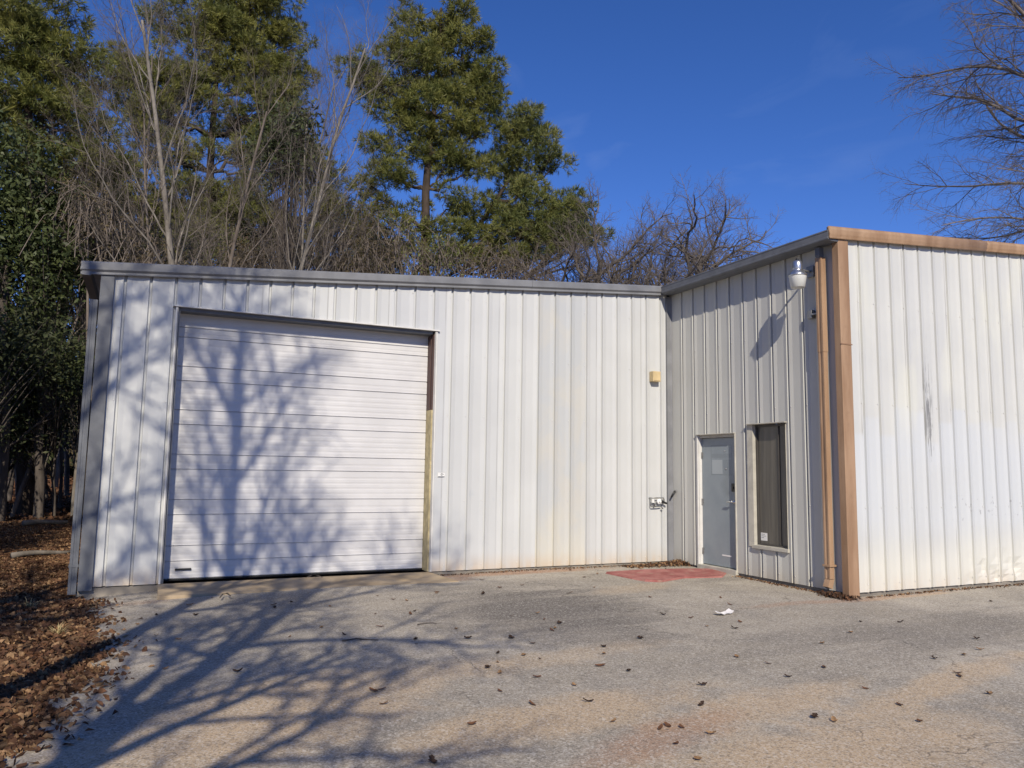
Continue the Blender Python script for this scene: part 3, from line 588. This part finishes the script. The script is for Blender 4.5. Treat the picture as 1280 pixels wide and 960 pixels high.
n=900; a=rng.uniform(0,1,n); xx=8.75-a**1.6*1.1; yy=-.08-np.abs(rng.normal(0,.13,n))-.25*(1-a)*rng.uniform(0,1,n); zz=gh(xx,yy)+.01+rng.uniform(0,.07,n)*(1-a)
scatter('leaf_pile',np.stack([xx,yy,zz],1),.026,None,'brown leaves blown into the inside corner of the walls',.7,5,mats=DRY)
n=500; xx=8.62+rng.normal(0,.07,n); yy=-3.66+rng.normal(0,.12,n); scatter('leaf_pile',np.stack([xx,yy,gh(xx,yy)+.01+rng.uniform(0,.04,n)],1),.022,None,'dark leaves gathered under the tan downspout',.7,6,mats=[DRY[0],DRY[2]])
n=130000; yy=-12+26*rng.uniform(0,1,n)**.8; e=np.array([edge(min(y,.3)) for y in yy]); e=np.where(yy>.0,-.46,e)
t=rng.uniform(0,1,n)**1.35; xx=e+.10-t*9.5; near=rng.uniform(0,1,n)<.035; xx=np.where(near&(yy<-.3),e+np.abs(rng.normal(0,.16,n)),xx)
hump=.05*np.clip(np.sin(xx*2.1+yy*1.1)*np.sin(yy*1.9-xx),0,1)
scatter('leaf_litter',np.stack([xx,yy,gh(xx,yy)+.012+hump*rng.uniform(.3,1,n)],1),.029,None,'thick brown leaf litter covering the ground left of the warehouse',.45,7,mats=[LITTER,LITTER,DRY[0],DRY[1]])
n=30000; yy=14+26*rng.uniform(0,1,n); xx=-14+20*rng.uniform(0,1,n); scatter('leaf_litter',np.stack([xx,yy,gh(xx,yy)+.03],1),.09,None,'brown leaf litter on the floor of the woods behind',.45,8,mats=[LITTER,DRY[0]])
n=700; xx=rng.uniform(8.95,15,n); yy=-3.80-np.abs(rng.normal(0,.05,n)); scatter('wall_debris',np.stack([xx,yy,gh(xx,yy)+.012],1),.016,None,'crumbs and dead leaves along the foot of front office wall',.5,15,'debris',mats=[DRY[0],DRY[2],DRY[1]])
n=700; xx=rng.uniform(4.4,8.7,n); yy=-.02-np.abs(rng.normal(0,.06,n)); scatter('wall_debris',np.stack([xx,yy,gh(xx,yy)+.012],1),.014,None,'crumbs and dead leaves along the foot of warehouse wall',.5,16,'debris',mats=[DRY[0],DRY[2],DRY[1]])
n=500; yy=rng.uniform(-3.5,-1.7,n); xx=8.70-np.abs(rng.normal(0,.05,n)); scatter('wall_debris',np.stack([xx,yy,gh(xx,yy)+.012],1),.014,None,'crumbs and dead leaves under the narrow window wall',.5,17,'debris',mats=[DRY[0],DRY[2],DRY[1]])
# straw tufts
def tuft(px,py,s,label):
    c=gpt(px,py); r=np.random.default_rng(int(px)); V=[];F=[]
    for i in range(70):
        a=r.uniform(0,6.28); L_=s*r.uniform(.5,1.1); d=np.array([math.cos(a)*.7,math.sin(a)*.7,r.uniform(.25,1)]); sd=np.array([-math.sin(a),math.cos(a),0])*.004; b=np.array(c)+[r.normal(0,.02),r.normal(0,.02),0]
        k=len(V); m_=b+d*L_*.55; V+= [b-sd,b+sd,m_+sd,m_-sd,b+d*L_*np.array([1.1,1.1,.75])]; F+=[(k,k+1,k+2,k+3),(k+3,k+2,k+4)]
    return tag(mk('straw_tuft',V,F,STRAW),label,'grass tuft')
tuft(38,762,.2,'pale straw grass tuft in leaf litter near the building corner'); tuft(72,795,.16,'small straw grass tuft nearer the asphalt edge')
def log(a,b,r,label,dist=None):
    pts=[np.array(a)+(np.array(b)-np.array(a))*t+[0,0,.02*math.sin(t*5)] for t in np.linspace(0,1,7)]; m=MB(); m.tube(pts,[r*(1-.35*t) for t in np.linspace(0,1,7)],8); return tag(m.build('fallen_log',LOGM,None,True),label,'log')
a=gpt(28,659); b=gpt(84,656.5); log(a+[0,0,.1],b+[0,0,.1],.07,'pale fallen pole lying at the edge of the dark woods')
a=gpt(14,699); b=gpt(90,693); log(a+[0,0,.06],b+[0,0,.06],.05,'gray fallen pole lying in leaf litter beside the warehouse')
# ------------------------------------------------------------------ trees
def nrm(v): return v/(np.linalg.norm(v)+1e-9)
def grow(r,out,p,d,L_,rad,lv,K,env=None):
    n=int(np.clip(L_/K['seg'][lv],3,12)); pts=[p]; rs=[rad]; ds=[d]; tip=K['tip'][lv]
    for i in range(n):
        d=nrm(d+r.normal(0,K['wig'][lv],3)+np.array([0,0,K['up'][lv]/n])); p=p+d*(L_/n); pts.append(p); rs.append(rad*(1-(1-tip)*(i+1)/n)); ds.append(d)
    out.append((lv,np.array(pts),np.array(rs)))
    if lv>=K['lv']: return
    nc=K['n'][lv]; g=r.uniform(0,6.28)
    for c in range(nc):
        t=K['t0'][lv]+(1-K['t0'][lv])*((c+r.uniform(.1,.9))/nc); i=min(n-1,int(t*n)); f=t*n-i
        q=pts[i]*(1-f)+pts[i+1]*f; dd=ds[i+1]; rr_=(rs[i]*(1-f)+rs[i+1]*f)
        g+=2.4+r.normal(0,.35); a=nrm(np.cross(dd,[.3,.2,.9])); b=np.cross(dd,a); an=K['ang'][lv]*r.uniform(.75,1.25)
        cd_=nrm(dd*math.cos(an)+(a*math.cos(g)+b*math.sin(g))*math.sin(an))
        l2=L_*K['rat'][lv]*(1.2-.65*t)*r.uniform(.7,1.2); r2=min(rr_*.72,max(K['rmin'],rad*K['rr'][lv]*(1.15-.5*t)))
        grow(r,out,q,cd_,l2,r2,lv+1,K,env)
def buildtree(root,br,mat,split,names=('trunk','branches')):
    A=[(p,q) for l,p,q in br if l<=split]; B=[(p,q) for l,p,q in br if l>split]
    V,F=tubes(A,lambda r:8 if r>.08 else 6); mk(names[0],V,F,mat,root,True)
    if B: V,F=tubes(B,lambda r:4 if r>.02 else 3); mk(names[1],V,F,TWIG if (mat in (BK_PALE,BK_GRAY) or names[0]=='limbs') else mat,root,True)
KB=dict(lv=4,seg=[.7,.4,.25,.18,.15],wig=[.035,.10,.16,.2,.22],up=[.25,.45,.35,.25,.1],tip=[.3,.22,.25,.35,.5],n=[17,9,6,5],t0=[.3,.22,.2,.15],ang=[.45,.55,.7,.8],rat=[.38,.45,.45,.55],rr=[.27,.42,.45,.6],rmin=.004)
def bare(px,dist,h,r0,label,seed,mat=BK_PALE,K=KB,lean=(0,0),group=None,name='bare_tree',base=None,split=1):
    b=P(px,560,dist) if base is None else np.array(base,float); b[2]=float(gh(b[0],b[1]))-.1
    t=thing(name,tuple(b),label,'tree',group); r=np.random.default_rng(seed); br=[]
    grow(r,br,b,nrm(np.array([lean[0],lean[1],1.])),h,r0,0,K); buildtree(t,br,mat,split,('limbs','twigs') if name=='bare_oak' else ('trunk','branches')); return t
def needles(centres,rads,ntuft,seed,nn=15,ln=.26,wd=.016,flat=.58):
    """needle tufts clustered in flattened sprays"""
    r=np.random.default_rng(seed); Vs=[]; cs=[];ds=[]
    for c,ra in zip(centres,rads):
        k=max(6,int(ntuft*ra**2)); v=r.normal(0,1,(k,3)); v/=np.linalg.norm(v,axis=1,keepdims=True); rad=r.uniform(.35,1,(k,1))**.6
        q=v*rad*ra*np.array([1,1,flat]); cs.append(c+q); ds.append(v+np.array([0,0,.55]))
    c=np.concatenate(cs); d=np.concatenate(ds); d/=np.linalg.norm(d,axis=1,keepdims=True); n=len(c)
    c=np.repeat(c,nn,0); d=np.repeat(d,nn,0); e=d*.75+r.normal(0,.55,c.shape); e/=np.linalg.norm(e,axis=1,keepdims=True)
    L_=ln*r.uniform(.6,1.2,(len(c),1)); s=np.cross(e,r.normal(0,1,c.shape)); s/=np.linalg.norm(s,axis=1,keepdims=True)+1e-9; s*=wd
    V=np.stack([c-s*.5,c+s*.5,c+e*L_*.6+s*.6,c+e*L_,c+e*L_*.6-s*.6],1)
    return V.reshape(-1,3),np.arange(5*len(c)).reshape(-1,5)
def ells(lst,dist,dscale=.85):
    out=[]
    for (x,y,rx,ry) in lst:
        c=P(x,y,dist); k=np.linalg.norm(c-CAM)/FPX; out.append((c,rx*k,ry*k,(rx+ry)*.5*k*dscale))
    return out
FWD=np.array([math.sin(YAW),math.cos(YAW),0]); RGT=np.array([math.cos(YAW),-math.sin(YAW),0])
def pine(label,dist,trunkpx,lst,seed,mat=NEED,r0=.28,dens=1.0,cl=(.38,.72),tuftd=125,ln=.27,wd=.015,spread=1.0,name='pine_tree'):
    r=np.random.default_rng(seed); tp=[P(x,y,dist) for x,y in trunkpx]; b=tp[0].copy(); b[2]=float(gh(b[0],b[1]))-.1; tp[0]=b
    t=thing(name,tuple(b),label,'tree','pine trees behind the warehouse')
    # resample trunk
    tp=np.array(tp); s=np.linspace(0,1,14); cum=np.r_[0,np.cumsum(np.linalg.norm(np.diff(tp,axis=0),axis=1))]; cum/=cum[-1]
    tk=np.stack([np.interp(s,cum,tp[:,i]) for i in range(3)],1); tk[1:-1]+=r.normal(0,.05,(12,3)); polys=[(tk,r0*(1-.88*s**1.1))]
    cen=[];rad=[];own=[];mains=[]
    for (c,rx,rz,ry) in ells(lst,dist):
        vol=rx*rz*ry; n=max(3,int(dens*5.6*(rx*ry*rz)**.667/.55))
        for _ in range(n):
            v=nrm(r.normal(0,1,3))*r.uniform(.3,1)**.55; q=c+RGT*v[0]*rx+FWD*v[1]*ry*spread+np.array([0,0,v[2]*rz]); cen.append(q); rad.append(r.uniform(*cl)); own.append(len(mains))
        hz=np.linalg.norm((c-tk)[:,:2],axis=1); want=c[2]-.5*hz-rz*.4; i=int(np.argmin(np.abs(tk[:,2]-want)+.15*hz)); st=tk[i]; en=c-np.array([0,0,rz*.25])
        m=np.linspace(0,1,9)[:,None]; mid=(st+en)/2-np.array([0,0,.12*np.linalg.norm(en-st)]); cv=(1-m)**2*st+2*m*(1-m)*mid+m**2*en; L_=np.linalg.norm(en-st); cv[1:-1]+=r.normal(0,.035*max(1,L_),(7,3)); mains.append(cv)
        polys.append((cv,np.linspace(min(r0*.6,.035+.018*L_),.022,9)))
    fine=[]
    for q,ra,ow in zip(cen,rad,own):
        st=mains[ow][int(r.integers(4,9))]
        m=np.linspace(0,1,7)[:,None]; mid=(st+q)/2+np.array([0,0,-.10*np.linalg.norm(q-st)]); cv=(1-m)**2*st+2*m*(1-m)*mid+m**2*q; cv[1:-1]+=r.normal(0,.05,(5,3)); L_=np.linalg.norm(q-st)
        fine.append((cv,np.linspace(max(.014,.014*L_),.008,7)))
        for _ in range(3):
            e=q+nrm(r.normal(0,1,3))*ra*.8; a=cv[4]; fine.append((np.stack([a,(a+e)/2+r.normal(0,.05,3),e]),np.array([.012,.008,.005])))
    V,F=tubes(polys,lambda r:10); mk('trunk',V,F,BK_PINE,t,True); V,F=tubes(fine); mk('limbs',V,F,BK_PINE,t,True)
    V,F=needles(cen,rad,tuftd,seed+1,ln=ln,wd=wd); mk('crown',V,F,mat,t); return t
pine('tall pine with a domed crown, tallest behind the middle of the roof',30,[(531,560),(530,345),(535,230),(545,120),(552,10)],
  [(548,18,42,26),(530,52,52,30),(580,62,38,30),(500,92,62,24),(575,100,48,28),(448,92,22,14),(470,102,25,14),(545,140,62,30),(600,120,26,24),(490,128,40,20),(600,158,26,18),(520,175,48,26),(570,180,40,24),(470,195,30,20),(492,212,36,16),(556,205,26,18),(462,225,22,16),(590,205,24,16),(470,262,20,10),(500,252,34,13),(566,248,26,14),(560,285,34,16),(490,285,30,14),(545,318,50,16)],11,NEED,.32,1.0)
pine('shorter pine leaning right, its crown spreading beside the tallest pine',31,[(508,560),(503,345),(560,318),(600,285),(640,215),(656,140)],
  [(655,148,24,22),(640,165,34,22),(680,172,26,24),(622,205,36,16),(690,205,20,20),(665,215,38,20),(640,250,48,34),(600,268,30,26),(685,260,42,32),(660,290,60,26),(712,262,20,26),(720,290,26,24),(610,305,34,20),(700,310,40,16),(735,305,22,18),(590,325,30,18),(650,325,50,16),(620,280,36,20)],12,NEED2,.22,.95)
pine('large pine partly hidden by two leafless pale trees',35,[(262,560),(258,300),(265,160),(275,-20)],
  [(300,-12,60,28),(330,22,48,34),(250,25,52,28),(350,60,38,28),(340,95,48,26),(185,75,44,26),(155,90,28,16),(300,75,40,24),(330,130,50,22),(225,105,40,24),(350,165,34,22),(205,150,40,18),(175,160,30,14),(310,150,40,20),(380,205,34,24),(408,215,22,22),(330,205,40,24),(180,250,52,26),(240,250,44,24),(140,210,36,16),(400,250,30,20),(270,120,40,30),(270,40,40,30),(200,110,44,24),(290,180,40,22),(215,190,44,24),(300,240,50,24),(170,120,36,22),(240,290,50,22),(320,270,50,22),(360,120,30,26)],13,NEED,.34,.95)
pine('dark pine filling the upper left behind leafy evergreens',27,[(40,560),(42,300),(38,150),(30,-30)],
  [(20,10,46,34),(50,50,40,26),(10,70,50,26),(-10,40,40,40),(95,128,40,22),(60,140,40,22),(120,150,30,16),(25,130,50,24),(110,208,52,24),(60,200,46,22),(150,205,16,10),(20,200,50,26),(-20,130,40,40),(130,90,26,26),(80,90,40,26),(100,170,40,22),(70,20,36,30),(70,260,50,26)],14,NEED,.30,.9)
pine('low yellowish pine just above the roof edge on the left',38,[(176,560),(178,300),(180,240)],
  [(180,268,44,24),(150,290,40,24),(210,292,40,24),(180,315,66,24),(130,312,30,18)],15,NEED2,.2,.95)
pine('low olive pine above the roof between pale trees and tallest pine',39,[(395,560),(398,300),(400,250)],
  [(400,252,32,22),(370,280,44,24),(430,290,44,26),(340,305,40,22),(400,318,66,22),(470,315,40,22)],16,NEED2,.2,.75)
pine('olive pine low behind the thin leafless trees left of middle',36,[(295,560),(297,300),(298,240)],
  [(295,250,44,22),(265,280,44,22),(330,285,44,22),(295,310,60,20),(240,305,30,18)],17,NEED,.2,.9)
pine('dark low pine behind the vine tangle beside tallest pine',35,[(455,560),(455,320),(456,260)],
  [(456,268,36,20),(430,300,40,20),(485,305,36,20),(455,330,60,16)],18,NEED,.18,.8)
pine('olive pine far left over the roof corner',33,[(118,560),(118,300),(118,220)],
  [(118,235,34,20),(95,262,40,20),(140,268,36,20),(110,295,50,20),(80,320,40,20)],19,NEED,.18,.8)
# broadleaf evergreens
def evergreen(label,base,lst_world,seed,mat=GLOSS,leaf=.075,n=9000,r0=.14,group='leafy evergreens left of the warehouse',name='evergreen_tree'):
    r=np.random.default_rng(seed); b=np.array(base,float); b[2]=float(gh(b[0],b[1]))-.1; t=thing(name,tuple(b),label,'tree',group)
    tot=sum(a*c*d for _,a,c,d in lst_world); cl=[]; 
    for (c,rx,rz,ry) in lst_world:
        k=max(8,int(170*(rx*ry*rz)/tot)) 
        for _ in range(k):
            v=nrm(r.normal(0,1,3))*r.uniform(.2,1)**.5; cl.append(c+RGT*v[0]*rx+FWD*v[1]*ry+np.array([0,0,v[2]*rz]))
    cl=np.array(cl); top=cl[:,2].max(); polys=[]; tk=np.stack([b+(np.array([cl[:,0].mean(),cl[:,1].mean(),top])-b)*s for s in np.linspace(0,.92,9)]); tk[1:]+=r.normal(0,.06,(8,3)); polys.append((tk,np.linspace(r0,.03,9)))
    fine=[]
    for q in cl[::4]:
        i=int(np.clip((q[2]-b[2])/(top-b[2])*6-1,0,7)); st=tk[i]; fine.append((np.stack([st,(st+q)/2+[0,0,.1],q]),np.array([.022,.014,.006])))
    V,F=tubes(polys,lambda r:8); mk('trunk',V,F,BK_DARK,t,True); V,F=tubes(fine); mk('branches',V,F,BK_DARK,t,True)
    idx=r.integers(0,len(cl),n); c=cl[idx]+r.normal(0,.26,(n,3)); a=r.normal(0,1,(n,3)); a/=np.linalg.norm(a,axis=1,keepdims=True); bb=r.normal(0,1,(n,3)); bb[:,2]-=0; bb-=a*(a*bb).sum(1,keepdims=True); bb/=np.linalg.norm(bb,axis=1,keepdims=True)
    s=leaf*r.uniform(.6,1.3,(n,1)); a*=s; bb*=s*.42; V=np.stack([c-a,c+bb,c+a,c-bb],1).reshape(-1,3); mk('crown',V,np.arange(4*n).reshape(n,4),mat,t); return t
def EV(label,px,dist,lst,seed,**kw): b=P(px,560,dist); return evergreen(label,b,ells(lst,dist,1.0),seed,**kw)
EV('glossy leaved evergreen beside the warehouse corner, tallest of its row',55,25.5,[(40,230,52,42),(60,300,56,50),(30,370,56,60),(80,380,34,44),(60,440,44,40),(95,330,20,30),(15,290,46,50)],21,n=14000,leaf=.085)
EV('leafy evergreen at left edge of the picture below the dark pine',8,26,[(0,200,40,50),(-10,300,50,60),(5,420,46,60),(-20,500,46,60),(20,250,30,40)],22,n=10500,leaf=.085)
EV('dark green vine covered crown at right of the pale leaning tree',352,25,[(360,165,26,26),(345,200,30,22),(380,150,14,18),(330,190,18,14),(372,190,20,18)],23,n=3600,leaf=.09,group=None)
EV('low leafy evergreen above the left roof edge',110,26,[(100,300,36,30),(125,320,30,20),(85,270,26,24)],24,n=5000,leaf=.08,mat=DIMG)
# bare trees above the roof
bare(222,23,15,.135,'pale leafless tree standing tallest behind the roll up door',31,lean=(-.01,0),group='leafless pale trees')
bare(298,24,15.5,.10,'slim pale leafless tree leaning right beside large pine',32,lean=(.10,-.03),group='leafless pale trees')
bare(182,25,13,.08,'thin straight leafless tree left of the tallest pale one',39,BK_GRAY,group='leafless pale trees')
bare(330,26,15,.07,'thin straight pale leafless tree right of the leaning one',38,BK_PALE,lean=(.05,0),group='leafless pale trees')
bare(130,27,15.5,.08,'tall thin leafless tree before the dark pine',30,BK_GRAY,lean=(.02,0),group='leafless pale trees')
bare(258,25,12.5,.10,'thin leafless tree between the two bigger pale ones',33,BK_GRAY,group='leafless pale trees')
bare(48,27,12,.09,'slender leafless tree among leafy evergreens, upper left',34,BK_GRAY,lean=(.07,0),group='leafless pale trees')
bare(98,26,11,.08,'thin pale leafless tree rising beside the warehouse corner',35,lean=(.03,0),group='leafless pale trees')
bare(352,25,13,.07,'thin leafless tree with upright twigs against blue sky',36,BK_PALE,lean=(.09,-.04),group='leafless pale trees')
bare(20,26,9,.07,'crooked leafless sapling at left edge',37,BK_GRAY,lean=(.2,0),group='leafless pale trees')
# dark oaks right of the pines
KO=dict(lv=4,seg=[.5,.35,.25,.2,.16],wig=[.12,.24,.26,.26,.26],up=[.2,.25,.3,.3,.2],tip=[.45,.25,.3,.4,.5],n=[13,9,7,6],t0=[.5,.2,.2,.15],ang=[1.0,.8,.8,.8],rat=[.60,.5,.5,.5],rr=[.42,.45,.45,.6],rmin=.005)
for (px,dist,h,r0,seed,lab) in ((812,28,9.8,.18,41,'crooked dark leafless oak above the roof, broadest of the bare oaks'),(868,28.5,8.0,.15,42,'dark leafless oak nearest to the side wall gutter'),(752,29,9.6,.16,43,'dark leafless oak tangled with the leaning pine'),(905,31,9.2,.14,44,'small far leafless oak just over the gutter line'),(690,30,9.0,.14,45,'leafless oak under the leaning pine branches'),(785,32,9.8,.13,46,'pale thin leafless oak behind the broadest oak'),(835,29.5,9.6,.15,47,'dark leafless oak standing between the broadest oak and the gutter'),(770,28.5,9.4,.15,48,'low dark leafless oak left of the broadest oak'),(722,30.5,9.2,.14,49,'dark leafless oak half behind the leaning pine tip'),(880,33,10.2,.13,52,'faint leafless oak farthest back over the gutter')):
    bare(px,dist,h,r0*1.25,lab,seed,BK_DARK if seed!=46 else BK_GRAY,KO,group='bare oaks behind the roof',name='bare_oak')
# big bare tree over the office roof: limbs reach in from the right
KR=dict(lv=4,seg=[.6,.4,.3,.2,.15],wig=[.07,.10,.14,.16,.2],up=[.0,-.05,-.18,-.25,-.2],tip=[.3,.2,.25,.4,.5],n=[0,11,9,6],t0=[0,.08,.1,.1],ang=[.6,.55,.6,.65],rat=[.5,.42,.5,.55],rr=[.5,.36,.45,.6],rmin=.0045)
tb=P(1430,560,21); tb[2]=float(gh(tb[0],tb[1]))-.1
T=thing('bare_tree',tuple(tb),'large leafless tree with drooping fine twigs rising behind the office','tree'); r=np.random.default_rng(51); br=[]
trk=np.array([tb,P(1425,300,21),P(1415,160,21),P(1405,20,21),P(1400,-160,21)]); br.append((0,trk,np.array([.34,.28,.22,.15,.06])))
for (s,e,L_,ra) in (((1418,210),(1105,120),1,.085),((1415,190),(1100,185),1,.075),((1412,150),(1120,50),1,.08),((1420,260),(1120,300),1,.06),((1410,120),(1130,-10),1,.085),((1420,300),(1150,262),1,.055),((1418,240),(1095,222),1,.06),((1408,60),(1230,-60),1,.08),((1415,230),(1230,240),1,.055),((1412,100),(1115,90),1,.05)):
    a=P(*s,21); b=P(*e,21+r.uniform(-2.5,2.5)); v=b-a; L_=np.linalg.norm(v)
    KR2=dict(KR); grow(r,br,a,nrm(v+np.array([0,0,.12*L_])),L_*.95,ra*.8,1,KR2)
for k in range(4):
    a=trk[2]*(.25*k)+trk[3]*(1-.25*k); grow(r,br,a,nrm(RGT*r.uniform(.3,1)+FWD*r.uniform(-1,1)+np.array([0,0,.4])),4.5,.08,1,KR)
buildtree(T,br,BK_GRAY,1)
# brush and vines over the roof, saplings and shrubs in the dark woods
def thicket(label,px,dist,lst,seed,n=260,mat=BK_GRAY,leaves=1500,lm=BRUSH,group='vine tangles behind the roof',name='vine_thicket'):
    b=P(px,560,dist); b[2]=float(gh(b[0],b[1])); t=thing(name,tuple(b),label,'shrub',group); r=np.random.default_rng(seed); E=ells(lst,dist,.8); polys=[]; pts=[]
    for i in range(n):
        c,rx,rz,ry=E[r.integers(len(E))]; v=nrm(r.normal(0,1,3))*r.uniform(.3,1); q=c+RGT*v[0]*rx+FWD*v[1]*ry+np.array([0,0,v[2]*rz])
        m=np.linspace(0,1,6)[:,None]; a=q+r.normal(0,.5,3)*[1,1,.4]; a[2]-=r.uniform(.5,1.6); e=q+r.normal(0,.5,3); e[2]-=r.uniform(.1,.9); mid=q+[0,0,r.uniform(.2,.7)]
        cv=(1-m)**2*a+2*m*(1-m)*mid+m**2*e; cv[1:-1]+=r.normal(0,.03,(4,3)); polys.append((cv,np.linspace(.013,.005,6))); pts.append(cv[2:])
    for i in range(5):
        c,rx,rz,ry=E[i%len(E)]; polys.append((np.stack([b+r.normal(0,.3,3)*[1,1,0],(b+c)/2+r.normal(0,.2,3),c]),np.array([.07,.05,.02])))
    V,F=tubes(polys); mk('stems',V,F,mat,t,True); pts=np.concatenate(pts); c=pts[r.integers(0,len(pts),leaves)]+r.normal(0,.14,(leaves,3)); a=r.normal(0,1,(leaves,3)); a/=np.linalg.norm(a,axis=1,keepdims=True); bb=r.normal(0,1,(leaves,3)); bb/=np.linalg.norm(bb,axis=1,keepdims=True)
    s=.06; V=np.stack([c-a*s,c+bb*s*.5,c+a*s,c-bb*s*.5],1).reshape(-1,3); mk('leaves',V,np.arange(4*leaves).reshape(-1,4),lm,t); return t
thicket('brown vine tangle draped left of the tallest pine',440,27,[(430,270,44,30),(460,300,46,34),(410,305,36,30),(450,330,60,22)],61,380,leaves=2600)
thicket('gray twig tangle above the middle of the door header',340,27,[(330,300,50,28),(370,315,50,24),(300,320,40,20)],62,220,leaves=1800)
thicket('olive vine tangle at the foot of tallest pine',520,28,[(500,300,30,40),(550,310,36,34),(520,330,60,20)],63,260,leaves=1600,lm=NEED2)
thicket('gray twig tangle hanging by pale leafless tree on the left',150,24,[(140,280,50,30),(110,240,40,30),(180,310,50,20)],64,170,leaves=900)
thicket('olive brown tangle over the roof edge left of the large pine',225,30,[(215,305,50,26),(255,315,50,24),(190,318,40,20)],66,200,leaves=4200,lm=NEED2)
thicket('olive brown tangle over the roof edge right of large pine',300,31,[(290,300,40,26),(325,318,50,20)],67,180,leaves=3800,lm=DIMG)
thicket('gray twig tangle low under leaning pine',620,29,[(610,325,50,22),(660,330,50,18)],65,220,leaves=900)
# dark woods seen left of the warehouse
KS=dict(lv=3,seg=[.6,.35,.25,.2],wig=[.05,.15,.2,.22],up=[.2,.2,.15,.1],tip=[.5,.3,.35,.5],n=[9,5,4],t0=[.2,.2,.2],ang=[.9,.8,.8],rat=[.22,.5,.55],rr=[.32,.5,.6],rmin=.007)
wl=[(6,25,.16,'thick dark trunk at the left edge'),(16,32,.10,'slim trunk right of thick edge trunk'),(30,28,.07,'thin leaning trunk'),(43,38,.16,'dark trunk centred behind pale pole'),(52,27,.06,'pale thin sapling'),(62,33,.10,'slim dark trunk'),(72,40,.14,'dark trunk far behind'),(80,29,.06,'thin sapling'),(88,35,.10,'dark slim trunk'),(95,31,.07,'thin trunk close to the warehouse downspout'),(102,42,.13,'far trunk glimpsed beside warehouse downspout'),(24,45,.15,'far dark trunk')]
for k,(px,dist,r0,l) in enumerate(wl):
    bare(px,dist,9+3*(k%3),r0,l+' in the dark woods left of warehouse',70+k,BK_DARK if k%4!=2 else BK_GRAY,KS,lean=(.05*math.sin(k*2.3),0),group='trunks in the dark woods',name='woodland_tree',split=0)
for k,(px,dist,l) in enumerate(((15,27,'dark low shrub at left edge of woods'),(45,30,'dark low shrub behind the pale fallen pole'),(75,26,'dark shrub in woods nearest the warehouse downspout'),(100,34,'farther dark shrub by the warehouse corner'),(-15,24,'dark shrub cut by left picture edge'))):
    b=P(px,560,dist); E=[(b+np.array([rng.normal(0,.7),rng.normal(0,.7),.5+.75*i]),1.25,.7,1.2) for i in range(4)]
    evergreen(l,b,E,90+k,DIMG,.07,5200,.05,'low shrubs in the dark woods','woodland_shrub')
# far wood behind: one mass of leaves and trunks
n=42000; ang=rng.uniform(-.52,.36,n)+0; dd=rng.uniform(48,72,n); hh_=rng.uniform(0,1,n)**.8*(7.5+2.5*np.sin(ang*31)+1.5*np.sin(ang*73+1)); xx=CAM[0]+np.sin(ang)*dd; yy=CAM[1]+np.cos(ang)*dd
scatter('far_wood',np.stack([xx,yy,.4+hh_],1),.30,None,'far dark wood closing the view behind the trees',.9,33,'woods',mats=[DIMG,DIMG,BRUSH])
# trees standing left of the yard whose shadows fall across door and asphalt
KSH=dict(lv=4,seg=[.6,.45,.3,.22,.18],wig=[.05,.13,.17,.2,.22],up=[.1,.3,.25,.2,.1],tip=[.4,.25,.3,.4,.5],n=[16,10,8,6],t0=[.22,.2,.2,.15],ang=[.85,.75,.75,.75],rat=[.42,.52,.5,.5],rr=[.46,.5,.5,.6],rmin=.013)
KSN=dict(KSH,ang=[.62,.7,.75,.75],rat=[.36,.5,.5,.5],t0=[.45,.2,.2,.15],n=[14,9,7,5],rmin=.007)
bare(0,0,10.2,.15,'spreading leafless tree left of the yard, casting branch shadows on the door',101,BK_GRAY,KSN,base=(-2.05,-8.5,0),lean=(.03,0.0),group='leafless trees left of the yard')
bare(0,0,10.5,.13,'leafless tree nearest to the leaf litter, its shadow on the left wall',103,BK_GRAY,KSN,base=(-4.2,-8.0,0),lean=(.02,0),group='leafless trees left of the yard')
KSL=dict(KSH,t0=[.34,.2,.2,.15],n=[16,9,7,6],rat=[.46,.5,.5,.5],rmin=.008)
bare(0,0,8.0,.16,'low leafless tree with dense twigs behind the left of the yard',102,BK_GRAY,KSL,base=(-2.1,-12.7,0),lean=(0,0),group='leafless trees left of the yard')
for k,(x,y,h,rad,lab) in enumerate(((-5.4,3.0,8,1.9,'unseen leafy evergreen beside the warehouse left wall, added for shade'),(-6.9,7.5,9,2.2,'unseen leafy evergreen on the litter bank, added to darken the woods'),(-4.6,-11.6,7.5,1.8,'unseen leafy evergreen added to shade the leaf litter left of the yard'),(-7.6,-1.0,9,2.7,'unseen broad leafy evergreen left of the litter bank, added for shade'),(-9.0,4.5,10,3.0,'unseen tall leafy evergreen at the far left of the litter bank, added for shade'),(-11.5,10.5,11,3.2,'unseen tall leafy evergreen farthest back on the left, added for shade'))):  # out-of-view evergreens added to block sun from the litter and lower woods
    E=[(np.array([x+rng.normal(0,rad*.4),y+rng.normal(0,rad*.4),h*(.3+.13*i)]),rad*.75,h*.14,rad*.75) for i in range(6)]
    evergreen(lab,(x,y,0),E,110+k,DIMG,.11,9000,.16,'unseen evergreens added to shade the litter bank and woods')
